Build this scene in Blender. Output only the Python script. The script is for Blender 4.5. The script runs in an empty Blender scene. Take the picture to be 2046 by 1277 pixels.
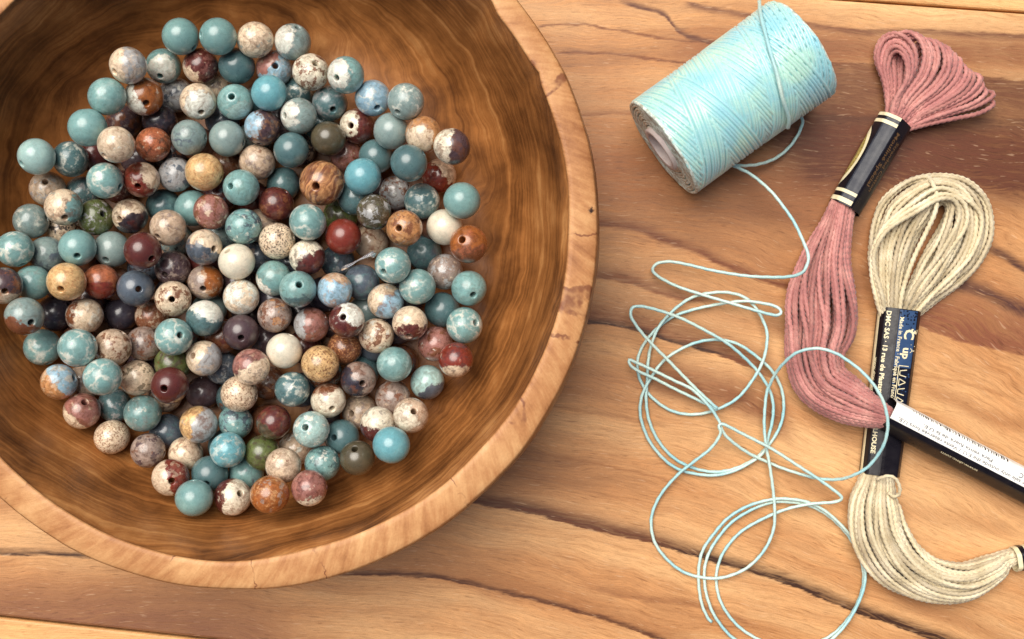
import bpy, math, random
import numpy as np
from mathutils import Vector, Matrix

random.seed(7); rng = np.random.default_rng(7)
scene = bpy.context.scene
C = scene.collection
scene.unit_settings.system = 'METRIC'
scene.unit_settings.scale_length = 0.01          # one unit is one centimetre

# ------------------------------------------------------------------ camera, light, exposure
CAM_H = 25.0; PX = 0.011                         # camera 25 cm over the table; 0.11 mm of table per photo pixel
cam = bpy.data.cameras.new('camera'); camo = bpy.data.objects.new('camera', cam); C.objects.link(camo)
camo.location = (0, 0, CAM_H); camo.rotation_euler = (0, 0, 0)
cam.sensor_width = 36; cam.lens = 18 / (1023 * PX / CAM_H)
cam.clip_start = 0.5; cam.clip_end = 5000
scene.camera = camo

SUN_EL, SUN_AZ = math.radians(65), math.radians(-34)      # azimuth from +Y (top of the picture), clockwise
world = bpy.data.worlds.new('World'); scene.world = world; world.use_nodes = True
wn = world.node_tree; wn.nodes.clear()
sky = wn.nodes.new('ShaderNodeTexSky'); sky.sky_type = 'NISHITA'; sky.sun_disc = False
sky.sun_elevation = SUN_EL; sky.sun_rotation = SUN_AZ
sky.air_density = 0.6; sky.dust_density = 4.0; sky.ozone_density = 0.6
bg = wn.nodes.new('ShaderNodeBackground'); bg.inputs[1].default_value = 0.06
wo = wn.nodes.new('ShaderNodeOutputWorld')
wn.links.new(sky.outputs[0], bg.inputs[0]); wn.links.new(bg.outputs[0], wo.inputs[0])
sun = bpy.data.lights.new('sun', 'SUN'); sun.energy = 4.1; sun.angle = math.radians(54); sun.color = (1.0, 0.95, 0.87)
suno = bpy.data.objects.new('sun', sun); C.objects.link(suno)
sd = Vector((math.sin(SUN_AZ) * math.cos(SUN_EL), math.cos(SUN_AZ) * math.cos(SUN_EL), math.sin(SUN_EL)))
suno.rotation_euler = sd.to_track_quat('Z', 'Y').to_euler(); suno.location = sd * 60
scene.view_settings.view_transform = 'Standard'; scene.view_settings.look = 'None'
scene.view_settings.exposure = 0.10; scene.view_settings.gamma = 1.0

# ------------------------------------------------------------------ helpers
def P(px, py, z=0.0):
    """where the point seen at photo pixel (px, py) lies when it is z cm above the table"""
    k = PX * (CAM_H - z) / CAM_H
    return np.array([(px - 1023) * k, (638.5 - py) * k, z])

def lin(r, g, b):
    f = lambda c: ((c / 255 + 0.055) / 1.055) ** 2.4 if c > 10.3 else c / 255 / 12.92
    return (f(r), f(g), f(b))

def mesh_obj(name, verts, faces, mats, parent=None, smooth=True, midx=None, loc=None):
    me = bpy.data.meshes.new(name)
    me.from_pydata([tuple(map(float, v)) for v in verts], [], [tuple(map(int, f)) for f in faces])
    if not isinstance(mats, (list, tuple)): mats = [mats]
    for m in mats: me.materials.append(m)
    if smooth: me.polygons.foreach_set('use_smooth', [True] * len(me.polygons))
    if midx is not None: me.polygons.foreach_set('material_index', midx)
    me.update()
    o = bpy.data.objects.new(name, me); C.objects.link(o)
    if parent is not None: o.parent = parent
    if loc is not None: o.location = loc
    return o

def empty(name, loc, label, cat, group=None):
    o = bpy.data.objects.new(name, None); C.objects.link(o); o.location = tuple(loc)
    o.empty_display_size = 0.5
    tag(o, label, cat, group); return o

def tag(o, label, cat, group=None):
    o['label'] = label; o['category'] = cat
    if group: o['group'] = group

def spline(pts, step=0.05, closed=False):
    """centripetal-ish Catmull-Rom through pts, resampled evenly"""
    p = np.array(pts, float)
    if closed: q = np.vstack([p[-1:], p, p[:2]])
    else: q = np.vstack([2 * p[0] - p[1], p, 2 * p[-1] - p[-2]])
    out = []
    for i in range(1, len(q) - 2):
        a, b, c, d = q[i - 1], q[i], q[i + 1], q[i + 2]
        n = max(4, int(np.linalg.norm(c[:3] - b[:3]) / (step * .5)))
        t = np.linspace(0, 1, n, endpoint=False)[:, None]
        out.append(0.5 * ((2 * b) + (-a + c) * t + (2 * a - 5 * b + 4 * c - d) * t ** 2 + (-a + 3 * b - 3 * c + d) * t ** 3))
    out.append(q[-2][None]); out = np.vstack(out)
    s = np.concatenate([[0], np.cumsum(np.linalg.norm(np.diff(out[:, :3], axis=0), axis=1))])
    n = max(3, int(s[-1] / step)); u = np.linspace(0, s[-1], n)
    return np.stack([np.interp(u, s, out[:, k]) for k in range(out.shape[1])], 1)

def tube(path, rad, sides=8, lobes=0, lobe_amp=0.0, twist_per_cm=0.0, ref=(0.08, 0.05, 1.0), caps=True, phase=0.0, aspect=1.0):
    path = np.asarray(path, float)[:, :3]; n = len(path)
    t = np.gradient(path, axis=0); t /= np.linalg.norm(t, axis=1)[:, None] + 1e-9
    ref = np.asarray(ref, float)
    if ref.ndim == 1: ref = np.tile(ref, (n, 1))
    a = np.cross(t, ref); a /= np.linalg.norm(a, axis=1)[:, None] + 1e-9
    b = np.cross(a, t)
    s = np.concatenate([[0], np.cumsum(np.linalg.norm(np.diff(path, axis=0), axis=1))])
    th = np.linspace(0, 2 * math.pi, sides, endpoint=False)[None, :]
    rr = np.ones((n, 1)) * np.asarray(rad).reshape(-1, 1)
    rr = rr * (1 + lobe_amp * np.cos(lobes * (th - s[:, None] * twist_per_cm * 2 * math.pi / max(lobes, 1) * 1.0) + phase)) if lobes else rr * np.ones_like(th)
    v = path[:, None, :] + a[:, None, :] * (np.cos(th) * rr)[:, :, None] * aspect + b[:, None, :] * (np.sin(th) * rr)[:, :, None]
    v = v.reshape(-1, 3)
    i = np.arange(n - 1)[:, None] * sides; j = np.arange(sides)[None, :]; j2 = (j + 1) % sides
    f = np.stack([i + j, i + j2, i + sides + j2, i + sides + j], -1).reshape(-1, 4)
    faces = [tuple(x) for x in f.tolist()]
    if caps:
        faces.append(tuple(range(sides - 1, -1, -1))); faces.append(tuple(range((n - 1) * sides, n * sides)))
    return v.tolist(), faces

def merge(parts):
    V, F = [], []
    for v, f in parts:
        o = len(V); V += list(v); F += [tuple(i + o for i in q) for q in f]
    return V, F

# ---- node helper
class NT:
    def __init__(s, name):
        s.m = bpy.data.materials.new(name); s.m.use_nodes = True; s.t = s.m.node_tree
        s.b = s.t.nodes['Principled BSDF']
    def n(s, kind, **kw):
        nd = s.t.nodes.new(kind)
        for k, v in kw.items():
            setattr(nd, k, v)
        return nd
    def put(s, sock, v):
        if isinstance(v, bpy.types.NodeSocket): s.t.links.new(v, sock)
        elif isinstance(v, (tuple, list)):
            if sock.type == 'RGBA' and len(v) == 3: v = (*v, 1)
            sock.default_value = v
        else: sock.default_value = v
    def math(s, op, a, b=0.0, c=None, clamp=False):
        nd = s.n('ShaderNodeMath', operation=op); nd.use_clamp = clamp
        s.put(nd.inputs[0], a); s.put(nd.inputs[1], b)
        if c is not None: s.put(nd.inputs[2], c)
        return nd.outputs[0]
    def vmath(s, op, a, b=(0, 0, 0), scale=None):
        nd = s.n('ShaderNodeVectorMath', operation=op); s.put(nd.inputs[0], a); s.put(nd.inputs[1], b)
        if scale is not None: s.put(nd.inputs['Scale'], scale)
        return nd.outputs['Value'] if op in ('DOT_PRODUCT', 'LENGTH') else nd.outputs[0]
    def sm(s, v, a, b, lo=0.0, hi=1.0):
        nd = s.n('ShaderNodeMapRange', interpolation_type='SMOOTHSTEP')
        s.put(nd.inputs[0], v); s.put(nd.inputs[1], a); s.put(nd.inputs[2], b); s.put(nd.inputs[3], lo); s.put(nd.inputs[4], hi)
        return nd.outputs[0]
    def mix(s, f, a, b, mode='MIX'):
        nd = s.n('ShaderNodeMix', data_type='RGBA', blend_type=mode)
        s.put(nd.inputs[0], f); s.put(nd.inputs[6], a); s.put(nd.inputs[7], b); return nd.outputs[2]
    def noise(s, vec, scale=5, detail=3, rough=0.5, dist=0.0, out=0):
        nd = s.n('ShaderNodeTexNoise'); s.put(nd.inputs['Vector'], vec); s.put(nd.inputs['Scale'], scale)
        s.put(nd.inputs['Detail'], detail); s.put(nd.inputs['Roughness'], rough); s.put(nd.inputs['Distortion'], dist)
        return nd.outputs[out]
    def comb(s, x, y, z=0.0):
        nd = s.n('ShaderNodeCombineXYZ'); s.put(nd.inputs[0], x); s.put(nd.inputs[1], y); s.put(nd.inputs[2], z); return nd.outputs[0]
    def sep(s, v):
        nd = s.n('ShaderNodeSeparateXYZ'); s.put(nd.inputs[0], v); return nd.outputs
    def ramp(s, f, stops):
        nd = s.n('ShaderNodeValToRGB'); s.put(nd.inputs[0], f); e = nd.color_ramp.elements
        while len(e) < len(stops): e.new(0.5)
        for el, (p, c) in zip(e, stops): el.position = p; el.color = (*c, 1)
        return nd.outputs[0]
    def curve(s, x, pts):
        nd = s.n('ShaderNodeFloatCurve'); s.put(nd.inputs['Value'], x); c = nd.mapping.curves[0]
        pts = sorted(pts)
        c.points[0].location = pts[0]; c.points[1].location = pts[-1]
        for p in pts[1:-1]: c.points.new(*p)
        nd.mapping.extend = 'EXTRAPOLATED'
        nd.mapping.use_clip = False
        nd.mapping.update(); return nd.outputs[0]
    def bump(s, h, strength=0.3, dist=0.02):
        nd = s.n('ShaderNodeBump'); s.put(nd.inputs['Height'], h); s.put(nd.inputs['Strength'], strength); s.put(nd.inputs['Distance'], dist)
        s.t.links.new(nd.outputs[0], s.b.inputs['Normal'])
    def fin(s, col, rough=0.5, spec=0.5, sheen=0.0, sss=0.0, coat=0.0):
        s.put(s.b.inputs['Base Color'], col); s.put(s.b.inputs['Roughness'], rough)
        s.put(s.b.inputs['Specular IOR Level'], spec)
        if sheen: s.put(s.b.inputs['Sheen Weight'], sheen); s.put(s.b.inputs['Sheen Roughness'], 0.4)
        if coat: s.put(s.b.inputs['Coat Weight'], coat); s.put(s.b.inputs['Coat Roughness'], 0.07)
        return s.m

# ------------------------------------------------------------------ table wood
def table_wood(name, light, mid, dark, streaks, tone=1.0, off=0.0):
    N = NT(name)
    co = N.n('ShaderNodeTexCoord').outputs['Object']
    x, y, z = N.sep(co)
    U = N.math('MULTIPLY_ADD', x, 1 / (PX * 2046), 0.5)                 # 0..1 across what the photo shows
    V = N.math('MULTIPLY_ADD', y, -1 / (PX * 2046), 638.5 / 2046)      # same scale, downwards
    # flow of the grain: nearly level at the far side, sagging to the right at the near side
    topc = N.curve(U, [(0, .03), (.5, .018), (.8, .03), (1, .05)])
    botc = N.curve(U, [(0, 0.0), (.35, .01), (.5, .032), (.65, .065), (.8, .11), (1, .19)])
    w = N.sm(V, 0.05, 0.55)
    g = N.math('ADD', N.math('MULTIPLY', topc, N.math('SUBTRACT', 1.0, w)), N.math('MULTIPLY', botc, w))
    warp = N.noise(N.comb(N.math('MULTIPLY', U, 5.0), N.math('MULTIPLY', V, 9.0), off), 1.0, 3, .55)
    Vf = N.math('ADD', N.math('SUBTRACT', V, g), N.math('MULTIPLY', N.math('SUBTRACT', warp, .5), .045))
    # broad tone, bands, fine fibre, pores
    broad = N.noise(N.comb(N.math('MULTIPLY', U, 1.6), N.math('MULTIPLY', Vf, 9.0), off), 1.0, 3, .55)
    band = N.noise(N.comb(N.math('MULTIPLY', U, 2.2), N.math('MULTIPLY', Vf, 38.0), off + 3), 1.0, 4, .6)
    fibre = N.noise(N.comb(N.math('MULTIPLY', U, 26.0), N.math('MULTIPLY', Vf, 420.0), off + 7), 1.0, 3, .65)
    pore = N.noise(N.comb(N.math('MULTIPLY', U, 60.0), N.math('MULTIPLY', Vf, 560.0), off + 11), 1.0, 2, .5)
    blot = N.noise(N.comb(N.math('MULTIPLY', U, 24.0), N.math('MULTIPLY', Vf, 46.0), off + 5), 1.0, 4, .6)
    t = N.math('ADD', N.math('MULTIPLY', broad, .72), N.math('MULTIPLY', band, .28))
    col = N.ramp(t, [(.33, dark), (.47, mid), (.58, tuple(.5 * (a + b) for a, b in zip(mid, light))), (.72, light)])
    col = N.mix(N.sm(blot, .38, .66, 0.0, .35), col, N.mix(1.0, col, (1.18, 1.12, 1.02), 'MULTIPLY'))
    gl = N.noise(N.comb(N.math('MULTIPLY', U, 1.5), N.math('MULTIPLY', Vf, 30.0), off + 29), 1.0, 3, .55)
    gl = N.math('ABSOLUTE', N.math('SUBTRACT', N.math('FRACT', N.math('MULTIPLY', gl, 9.0)), .5))
    col = N.mix(N.math('MULTIPLY', N.sm(gl, .0, .07, 1, 0), N.sm(blot, .42, .62, 0, .42)), col, N.mix(1.0, col, (.52, .42, .34), 'MULTIPLY'))
    rag = N.math('MULTIPLY', N.math('SUBTRACT', N.noise(N.comb(N.math('MULTIPLY', U, 34.0), N.math('MULTIPLY', V, 190.0), 2.0), 1.0, 5, .7), .5), .010)
    Vd = N.math('ADD', V, rag)
    for (pts, up, dn, amt, c, fade) in streaks:
        f = N.curve(U, [(a / 2046, b / 2046) for a, b in pts])
        d = N.math('SUBTRACT', Vd, f)
        m = N.math('MULTIPLY', N.sm(d, -up / 2046, 0.0), N.sm(d, 0.0, dn / 2046, 1.0, 0.0))
        x0, x1 = pts[0][0] / 2046, pts[-1][0] / 2046
        m = N.math('MULTIPLY', m, N.sm(U, x0 - fade[0] / 2046, x0 + .005))
        m = N.math('MULTIPLY', m, N.sm(U, x1 - .005, x1 + fade[1] / 2046, 1.0, 0.0))
        m = N.math('MULTIPLY', m, N.math('MULTIPLY', N.sm(blot, .2, .6, .78, 1.1), amt), clamp=True)
        m = N.math('MULTIPLY', m, N.sm(fibre, .34, .58, .70, 1.1), clamp=True)
        col = N.mix(m, col, c)
    col = N.mix(1.0, col, N.ramp(fibre, [(.2, (.74, .69, .64)), (.5, (1, 1, 1)), (.8, (1.20, 1.18, 1.16))]), 'MULTIPLY')
    hair = N.noise(N.comb(N.math('MULTIPLY', U, 120.0), N.math('MULTIPLY', Vf, 1100.0), off + 17), 1.0, 2, .6)
    grit = N.noise(co, 38, 3, .75)
    col = N.mix(1.0, col, N.ramp(N.math('ADD', N.math('MULTIPLY', hair, .5), N.math('MULTIPLY', grit, .5)), [(.34, (.80, .76, .72)), (.5, (1, 1, 1)), (.66, (1.14, 1.13, 1.12))]), 'MULTIPLY')
    col = N.mix(N.sm(pore, .62, .70, 0, .45), col, N.mix(1.0, col, (.42, .34, .28), 'MULTIPLY'))
    col = N.mix(N.sm(pore, .36, .30, 0, .22), col, (.80, .55, .34))
    fleck = N.noise(co, 5.5, 2, .5)
    col = N.mix(N.sm(fleck, .80, .82, 0, .6), col, (.85, .72, .55))
    h = N.math('ADD', N.math('MULTIPLY', fibre, .6), N.math('MULTIPLY', pore, -.5))
    N.bump(h, .35, .012)
    return N.fin(col, N.sm(fibre, .2, .8, .38, .54), .28)

DB = lin(58, 32, 20); MB = lin(112, 62, 36); RB = lin(126, 78, 56); TB = lin(150, 98, 58); LT = lin(205, 156, 108)
streaks = [
    ([(1040, 210), (1300, 214), (1560, 222), (1700, 240)], 120, 150, .5, lin(156, 100, 60), (10, 60)),
    ([(1040, 740), (1300, 760), (1560, 800)], 60, 90, .35, lin(160, 106, 66), (20, 60)),
    ([(1640, 170), (1800, 178), (2200, 190)], 60, 110, .7, lin(96, 56, 38), (40, 20)),
    ([(1150, 330), (1400, 345), (1650, 360)], 130, 150, .7, lin(152, 94, 54), (20, 60)),
    ([(1400, 104), (1700, 106), (2200, 116)], 84, 60, .75, lin(140, 86, 52), (120, 20)),
    ([(1160, 560), (1300, 590), (1500, 640)], 120, 60, .4, lin(160, 106, 66), (20, 60)),
    # (points, soft width above, width below, amount, colour, (fade left, fade right)) widths in photo pixels
    ([(1840, 650), (1927, 682), (2046, 708), (2200, 760)], 190, 6, .90, lin(128, 76, 52), (160, 20)),
    ([(1640, 330), (1800, 335), (1950, 345), (2200, 360)], 215, 110, 1.0, lin(92, 50, 31), (120, 20)),
    ([(1640, 640), (1720, 560), (1840, 480)], 90, 60, .5, lin(120, 76, 50), (20, 80)),
    ([(1600, 90), (1800, 96), (2200, 110)], 40, 50, .5, lin(128, 82, 54), (60, 20)),
    ([(1500, 420), (1700, 450), (1900, 470)], 90, 50, .45, lin(120, 76, 48), (60, 80)),
    ([(1560, 270), (1700, 290), (1900, 310), (2200, 330)], 130, 80, .8, lin(96, 52, 33), (60, 20)),
    ([(-300, 1236), (0, 1236), (171, 1243), (380, 1262), (470, 1280)], 135, 30, .80, lin(124, 80, 56), (10, 260)),
    ([(-300, 1100), (0, 1105), (73, 1107), (142, 1110), (260, 1118)], 16, 7, .85, DB, (10, 120)),
    ([(880, 998), (955, 1006), (1056, 1022), (1154, 1049), (1291, 1081), (1447, 1128), (1565, 1163), (1700, 1218), (1853, 1272), (2100, 1360)], 32, 5, 1.0, DB, (80, 10)),
    ([(880, 998), (955, 1006), (1056, 1022), (1154, 1049), (1291, 1081)], 55, 6, .55, MB, (40, 140)),
    ([(700, 1147), (831, 1150), (900, 1159), (1017, 1186), (1134, 1216), (1232, 1245), (1314, 1276), (1420, 1320)], 62, 5, .75, TB, (60, 10)),
    ([(700, 1147), (831, 1150), (900, 1159), (1017, 1186), (1134, 1216), (1232, 1245), (1314, 1276), (1420, 1320)], 12, 5, .9, lin(84, 46, 26), (60, 10)),
    ([(1200, 1180), (1291, 1198), (1389, 1210), (1470, 1236)], 16, 8, .45, MB, (60, 60)),
    ([(1120, 640), (1168, 644), (1261, 657), (1340, 682), (1430, 706), (1520, 745)], 85, 5, .80, MB, (60, 60)),
    ([(1168, 644), (1261, 657), (1340, 682), (1430, 706)], 14, 4, .9, DB, (40, 40)),
    ([(1320, 760), (1400, 778), (1500, 812), (1560, 850)], 75, 45, .70, MB, (60, 40)),
    ([(1540, 640), (1640, 700), (1760, 780)], 60, 40, .5, MB, (40, 40)),
    ([(1150, 444), (1200, 448), (1275, 458), (1338, 485), (1400, 505), (1450, 531), (1551, 566), (1640, 600)], 26, 10, .85, MB, (40, 60)),
    ([(1196, 552), (1275, 568), (1340, 592), (1400, 600)], 34, 8, .75, MB, (60, 60)),
    ([(1380, 470), (1470, 505), (1560, 540), (1700, 590)], 60, 30, .45, TB, (60, 60)),
    ([(1076, 54), (1131, 49), (1224, 59), (1340, 79), (1400, 84)], 5, 4, .75, MB, (10, 20)),
    ([(1112, 108), (1197, 106), (1296, 118), (1380, 126)], 6, 4, .75, MB, (10, 20)),
    ([(1250, 8), (1296, 20), (1331, 33), (1353, 62), (1403, 82), (1450, 92)], 14, 6, .95, lin(96, 56, 40), (20, 20)),
    ([(1164, 232), (1250, 227), (1320, 232)], 14, 6, .45, MB, (20, 20)),
    ([(1375, 6), (1392, 11), (1474, 25), (1560, 38), (1700, 60), (1828, 62), (1922, 66), (2200, 80)], 7, 16, .75, lin(104, 62, 44), (20, 10)),
    ([(1600, 121), (1659, 125), (1734, 129), (1985, 158), (2200, 166)], 4, 75, .75, lin(98, 56, 36), (20, 10)),
    ([(1640, 232), (1800, 236), (2200, 244)], 6, 30, .5, lin(80, 48, 34), (20, 10)),
    ([(1880, 556), (1911, 567), (1967, 585), (2020, 612), (2200, 660)], 30, 22, .85, lin(78, 46, 40), (50, 10)),
    ([(1985, 504), (2010, 516), (2046, 540), (2200, 600)], 26, 12, .85, lin(72, 42, 36), (30, 10)),
    ([(1860, 786), (1906, 800), (1955, 828), (2034, 850), (2200, 870)], 34, 26, .55, TB, (60, 10)),
    ([(1780, 740), (1850, 752), (1920, 764), (2000, 790)], 8, 5, .4, TB, (20, 40)),
    ([(1720, 1100), (1800, 1190), (1960, 1260), (2100, 1330)], 50, 30, .55, TB, (20, 10)),
    ([(1000, 896), (1041, 901), (1124, 915), (1227, 934), (1330, 960)], 7, 4, .6, TB, (20, 60)),
    ([(1090, 812), (1180, 824), (1290, 845)], 10, 5, .45, TB, (20, 60)),
    ([(1100, 778), (1200, 790), (1300, 808)], 22, 16, .35, TB, (20, 60)),
    ([(1570, 960), (1700, 1000), (1860, 1030), (2000, 1060)], 40, 30, .35, TB, (60, 60)),
]
m_table = table_wood('teak_table', lin(226, 182, 130), lin(184, 131, 84), lin(130, 83, 50), streaks)
m_board = table_wood('pale_board', lin(238, 196, 140), lin(224, 174, 116), lin(200, 146, 92), [], off=21.0)

def vy(v, x):                                     # px line -> world y at world x
    return v(x)
top_seam = lambda x: P(0, ((x / PX + 1023) - 1700) * .072, 0)[1]
bot_seam = lambda x: P(0, 1233 + (x / PX + 1023) * .108, 0)[1]
table = empty('wooden_table', (0, 0, 0), 'brown wooden table top of wide grained planks under the bowl and threads', 'table')
def plank(ylo, yhi, mat, label=None):
    xs = np.linspace(-42, 42, 60); g = .022; bv = .05; T = -2.0
    V, F = [], []
    for x in xs:
        a, b = ylo(x) + g, yhi(x) - g
        prof = [(a, T), (a, -bv), (a + bv * .4, -bv * .3), (a + bv * 1.2, 0), (b - bv * 1.2, 0), (b - bv * .4, -bv * .3), (b, -bv), (b, T)]
        V += [(x, yy, zz) for yy, zz in prof]
    for i in range(len(xs) - 1):
        for j in range(8):
            k = (j + 1) % 8; F.append((i * 8 + j, i * 8 + k, i * 8 + 8 + k, i * 8 + 8 + j)[::-1])
    F.append(tuple(range(8))); F.append(tuple(range((len(xs) - 1) * 8 + 7, (len(xs) - 1) * 8 - 1, -1)))
    o = mesh_obj('plank', V, F, mat, table, smooth=False)
    if label: o['label'] = label
    return o
plank(bot_seam, top_seam, m_table)
plank(top_seam, lambda x: top_seam(x) + 13, m_board, 'paler plank along the far side')
plank(lambda x: bot_seam(x) - 13, bot_seam, m_board, 'paler plank along the near side')

# ------------------------------------------------------------------ bowl
RIM_Z = 3.6
BC = P(480, 475, RIM_Z); bk = PX * (CAM_H - RIM_Z) / CAM_H
FLOOR = .45
ang_o = [(-180, 712), (-90, 716), (-50, 733), (-40, 733), (-27, 728), (-15, 722), (0, 715), (20, 708), (45, 704), (90, 706), (118, 710), (135, 713), (180, 712)]
ang_i = [(-180, 650), (-90, 660), (-50, 682), (-43, 681), (-29, 676), (-13, 666), (0, 656), (45, 638), (78, 636), (90, 648), (126, 650), (180, 650)]
def table_r(tab, deg):                            # smooth-ish lookup, image angle (clockwise from the right)
    return np.interp(deg, [a for a, _ in tab], [b for _, b in tab]) * bk
def wav(th, k, seed):
    r = np.random.default_rng(seed); s = np.zeros_like(th)
    for n in range(k[0], k[1]): s += r.normal() * np.cos(n * th + r.uniform(0, 6.28)) / n ** .5
    return s / math.sqrt(k[1] - k[0])
NA = 360
th = np.linspace(0, 2 * math.pi, NA, endpoint=False)          # world angle, counter-clockwise
deg = -((np.degrees(th) + 180) % 360 - 180)
def smooth_c(a, n=9):
    k = np.ones(n) / n; return np.convolve(np.concatenate([a[-n:], a, a[:n]]), k, 'same')[n:-n]
Ro = smooth_c(table_r(ang_o, deg)) + .028 * wav(th, (4, 26), 3) + .010 * wav(th, (26, 80), 4)
Ri = smooth_c(table_r(ang_i, deg)) + .030 * wav(th, (3, 20), 5) + .014 * wav(th, (20, 90), 6)
notch = np.exp(-((th - math.radians(44)) / .035) ** 2) + .6 * np.exp(-((th - math.radians(29)) / .02) ** 2)
Ri = Ri + .10 * notch
zr = RIM_Z + .035 * wav(th, (2, 14), 7) + .012 * wav(th, (20, 70), 8)
def ring(r, z): return np.stack([r * np.cos(th), r * np.sin(th), z * np.ones(NA)], 1)
def lathe(rings, closed_end=False, flip=False):
    V = np.vstack(rings); F = []
    n = len(rings); i = np.arange(n - 1)[:, None] * NA; j = np.arange(NA)[None]; k = (j + 1) % NA
    F = np.stack([i + j, i + k, i + NA + k, i + NA + j], -1).reshape(-1, 4).tolist()
    if closed_end: F.append(list(range((n - 1) * NA, n * NA)))
    if flip: F = [f[::-1] for f in F]
    return V.tolist(), [tuple(f) for f in F]
# inside profile as fractions: (height, fraction of the inner rim radius)
RI0 = 6.1
def inner_frac(z):
    zz = [FLOOR, .50, .62, .85, 1.2, 1.7, 2.3, 2.9, 3.3, RIM_Z]
    ff = [.60, .70, .77, .835, .885, .92, .95, .972, .986, 1.0]
    return np.interp(z, zz, ff)
def wood_bowl(name, rim=False):
    N = NT(name); co = N.n('ShaderNodeTexCoord').outputs['Object']; x, y, z = N.sep(co)
    big = N.noise(co, .42, 3, .55)
    big2 = N.noise(N.vmath('ADD', co, (7.1, 3.3, 1.9)), .9, 3, .5)
    rings = N.math('ADD', N.math('MULTIPLY', z, .62), N.math('ADD', N.math('MULTIPLY', x, .16), N.math('MULTIPLY', y, -.10)))
    rings = N.math('ADD', rings, N.math('ADD', N.math('MULTIPLY', big, .62), N.math('MULTIPLY', big2, .12)))
    v1 = N.noise(N.comb(N.math('MULTIPLY', rings, 3.4), .0, .0), 1.0, 3, .6)
    v2 = N.noise(N.comb(N.math('MULTIPLY', rings, 24.0), .3, N.math('MULTIPLY', big2, 1.5)), 1.0, 5, .72)
    v3 = N.noise(N.comb(N.math('MULTIPLY', rings, 34.0), N.math('MULTIPLY', x, .9), N.math('MULTIPLY', y, .9)), 1.0, 3, .6)
    fine = N.noise(co, 22, 4, .7)
    if not rim:
        t = N.math('ADD', N.math('MULTIPLY', v1, .34), N.math('ADD', N.math('MULTIPLY', v2, .24), N.math('MULTIPLY', N.noise(co, .8, 4, .6), .42)))
        col = N.ramp(t, [(.34, lin(66, 38, 19)), (.44, lin(112, 69, 35)), (.54, lin(160, 104, 56)), (.66, lin(208, 150, 92))])
        line = N.sm(v2, .38, .31, 0, .3)
        col = N.mix(line, col, lin(74, 40, 20))
        col = N.mix(1.0, col, N.ramp(v3, [(.25, (.80, .76, .70)), (.5, (1, 1, 1)), (.75, (1.15, 1.13, 1.1))]), 'MULTIPLY')
        col = N.mix(N.sm(fine, .35, .7, 0, .35), col, N.mix(1.0, col, (.78, .72, .66), 'MULTIPLY'))
        N.bump(N.math('ADD', N.math('MULTIPLY', v3, .4), N.math('MULTIPLY', v2, .5)), .4, .025)
        return N.fin(col, .36, .3)
    # rim: pale end grain crossed by cracks and saw marks
    ang = N.math('ARCTAN2', y, x); rad = N.vmath('LENGTH', N.comb(x, y, 0.0))
    saw = N.noise(N.comb(N.math('ADD', N.math('MULTIPLY', ang, 30.0), N.math('MULTIPLY', rad, 3.0)), N.math('MULTIPLY', rad, 1.2), 0.0), 1.0, 4, .65)
    blot = N.noise(N.vmath('MULTIPLY', co, (1, 1, .2)), .7, 4, .6)
    t = N.math('ADD', N.math('MULTIPLY', saw, .40), N.math('MULTIPLY', blot, .60))
    col = N.ramp(t, [(.34, lin(152, 98, 58)), (.46, lin(190, 134, 86)), (.56, lin(212, 160, 108)), (.70, lin(236, 190, 136))])
    col = N.mix(1.0, col, N.ramp(fine, [(.3, (.92, .90, .88)), (.5, (1, 1, 1)), (.75, (1.06, 1.05, 1.04))]), 'MULTIPLY')
    wp = N.math('MULTIPLY', N.math('SUBTRACT', N.noise(co, 2.5, 3, .6), .5), 1.3)
    cv = N.noise(N.comb(N.math('ADD', N.math('MULTIPLY', ang, 4.2), N.math('MULTIPLY', wp, .22)), N.math('MULTIPLY', rad, .22), 3.0), 1.0, 1, .5)
    dz = N.math('ABSOLUTE', N.math('SUBTRACT', cv, .52))
    col = N.mix(N.sm(cv, .42, .60, 0, .30), col, N.mix(1.0, col, (.80, .72, .68), 'MULTIPLY'))
    brk = N.sm(N.noise(co, 3.5, 2, .5), .35, .6)
    col = N.mix(N.math('MULTIPLY', N.sm(dz, .002, .012, .85, 0), brk), col, lin(122, 70, 46))
    kn = N.vmath('LENGTH', N.vmath('SUBTRACT', N.vmath('ADD', co, N.comb(N.math('MULTIPLY', wp, .18), N.math('MULTIPLY', N.math('SUBTRACT', fine, .5), .3), 0.0)), tuple(P(1182, 419, RIM_Z) - np.array([BC[0], BC[1], 0]))))
    col = N.mix(N.sm(kn, .07, .11, 1.0, 0), col, lin(44, 26, 24))
    N.bump(N.math('ADD', N.math('MULTIPLY', saw, .8), N.math('MULTIPLY', fine, .4)), .5, .03)
    return N.fin(col, .5, .35)
m_bowl = wood_bowl('bowl_wood'); m_rim = wood_bowl('bowl_rim_wood', True)
bowl = empty('wooden_bowl', (BC[0], BC[1], 0), 'round carved wooden bowl with a thick pale rim, full of stone beads', 'bowl')
bl = .09
rings = []
rings.append(ring(Ri + .012 + .02, zr - .075))
zs = [3.3, 2.9, 2.3, 1.7, 1.45, 1.2, 1.0, .85, .72, .62, .55, .50, FLOOR + .01]
for k, z in enumerate(zs):
    blend = (z - FLOOR) / (RIM_Z - FLOOR)
    r = inner_frac(z) * (Ri * blend + RI0 * (1 - blend)) + .035 * wav(th, (3, 16), 40 + k // 3) * (1 - abs(blend - .5))
    rings.append(ring(r, z))
rings.append(ring(np.full(NA, RI0 * .60), FLOOR))
for f in (.45, .3, .15, .02): rings.append(ring(np.full(NA, RI0 * f), FLOOR))
inn = lathe(rings, True, True)
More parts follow.
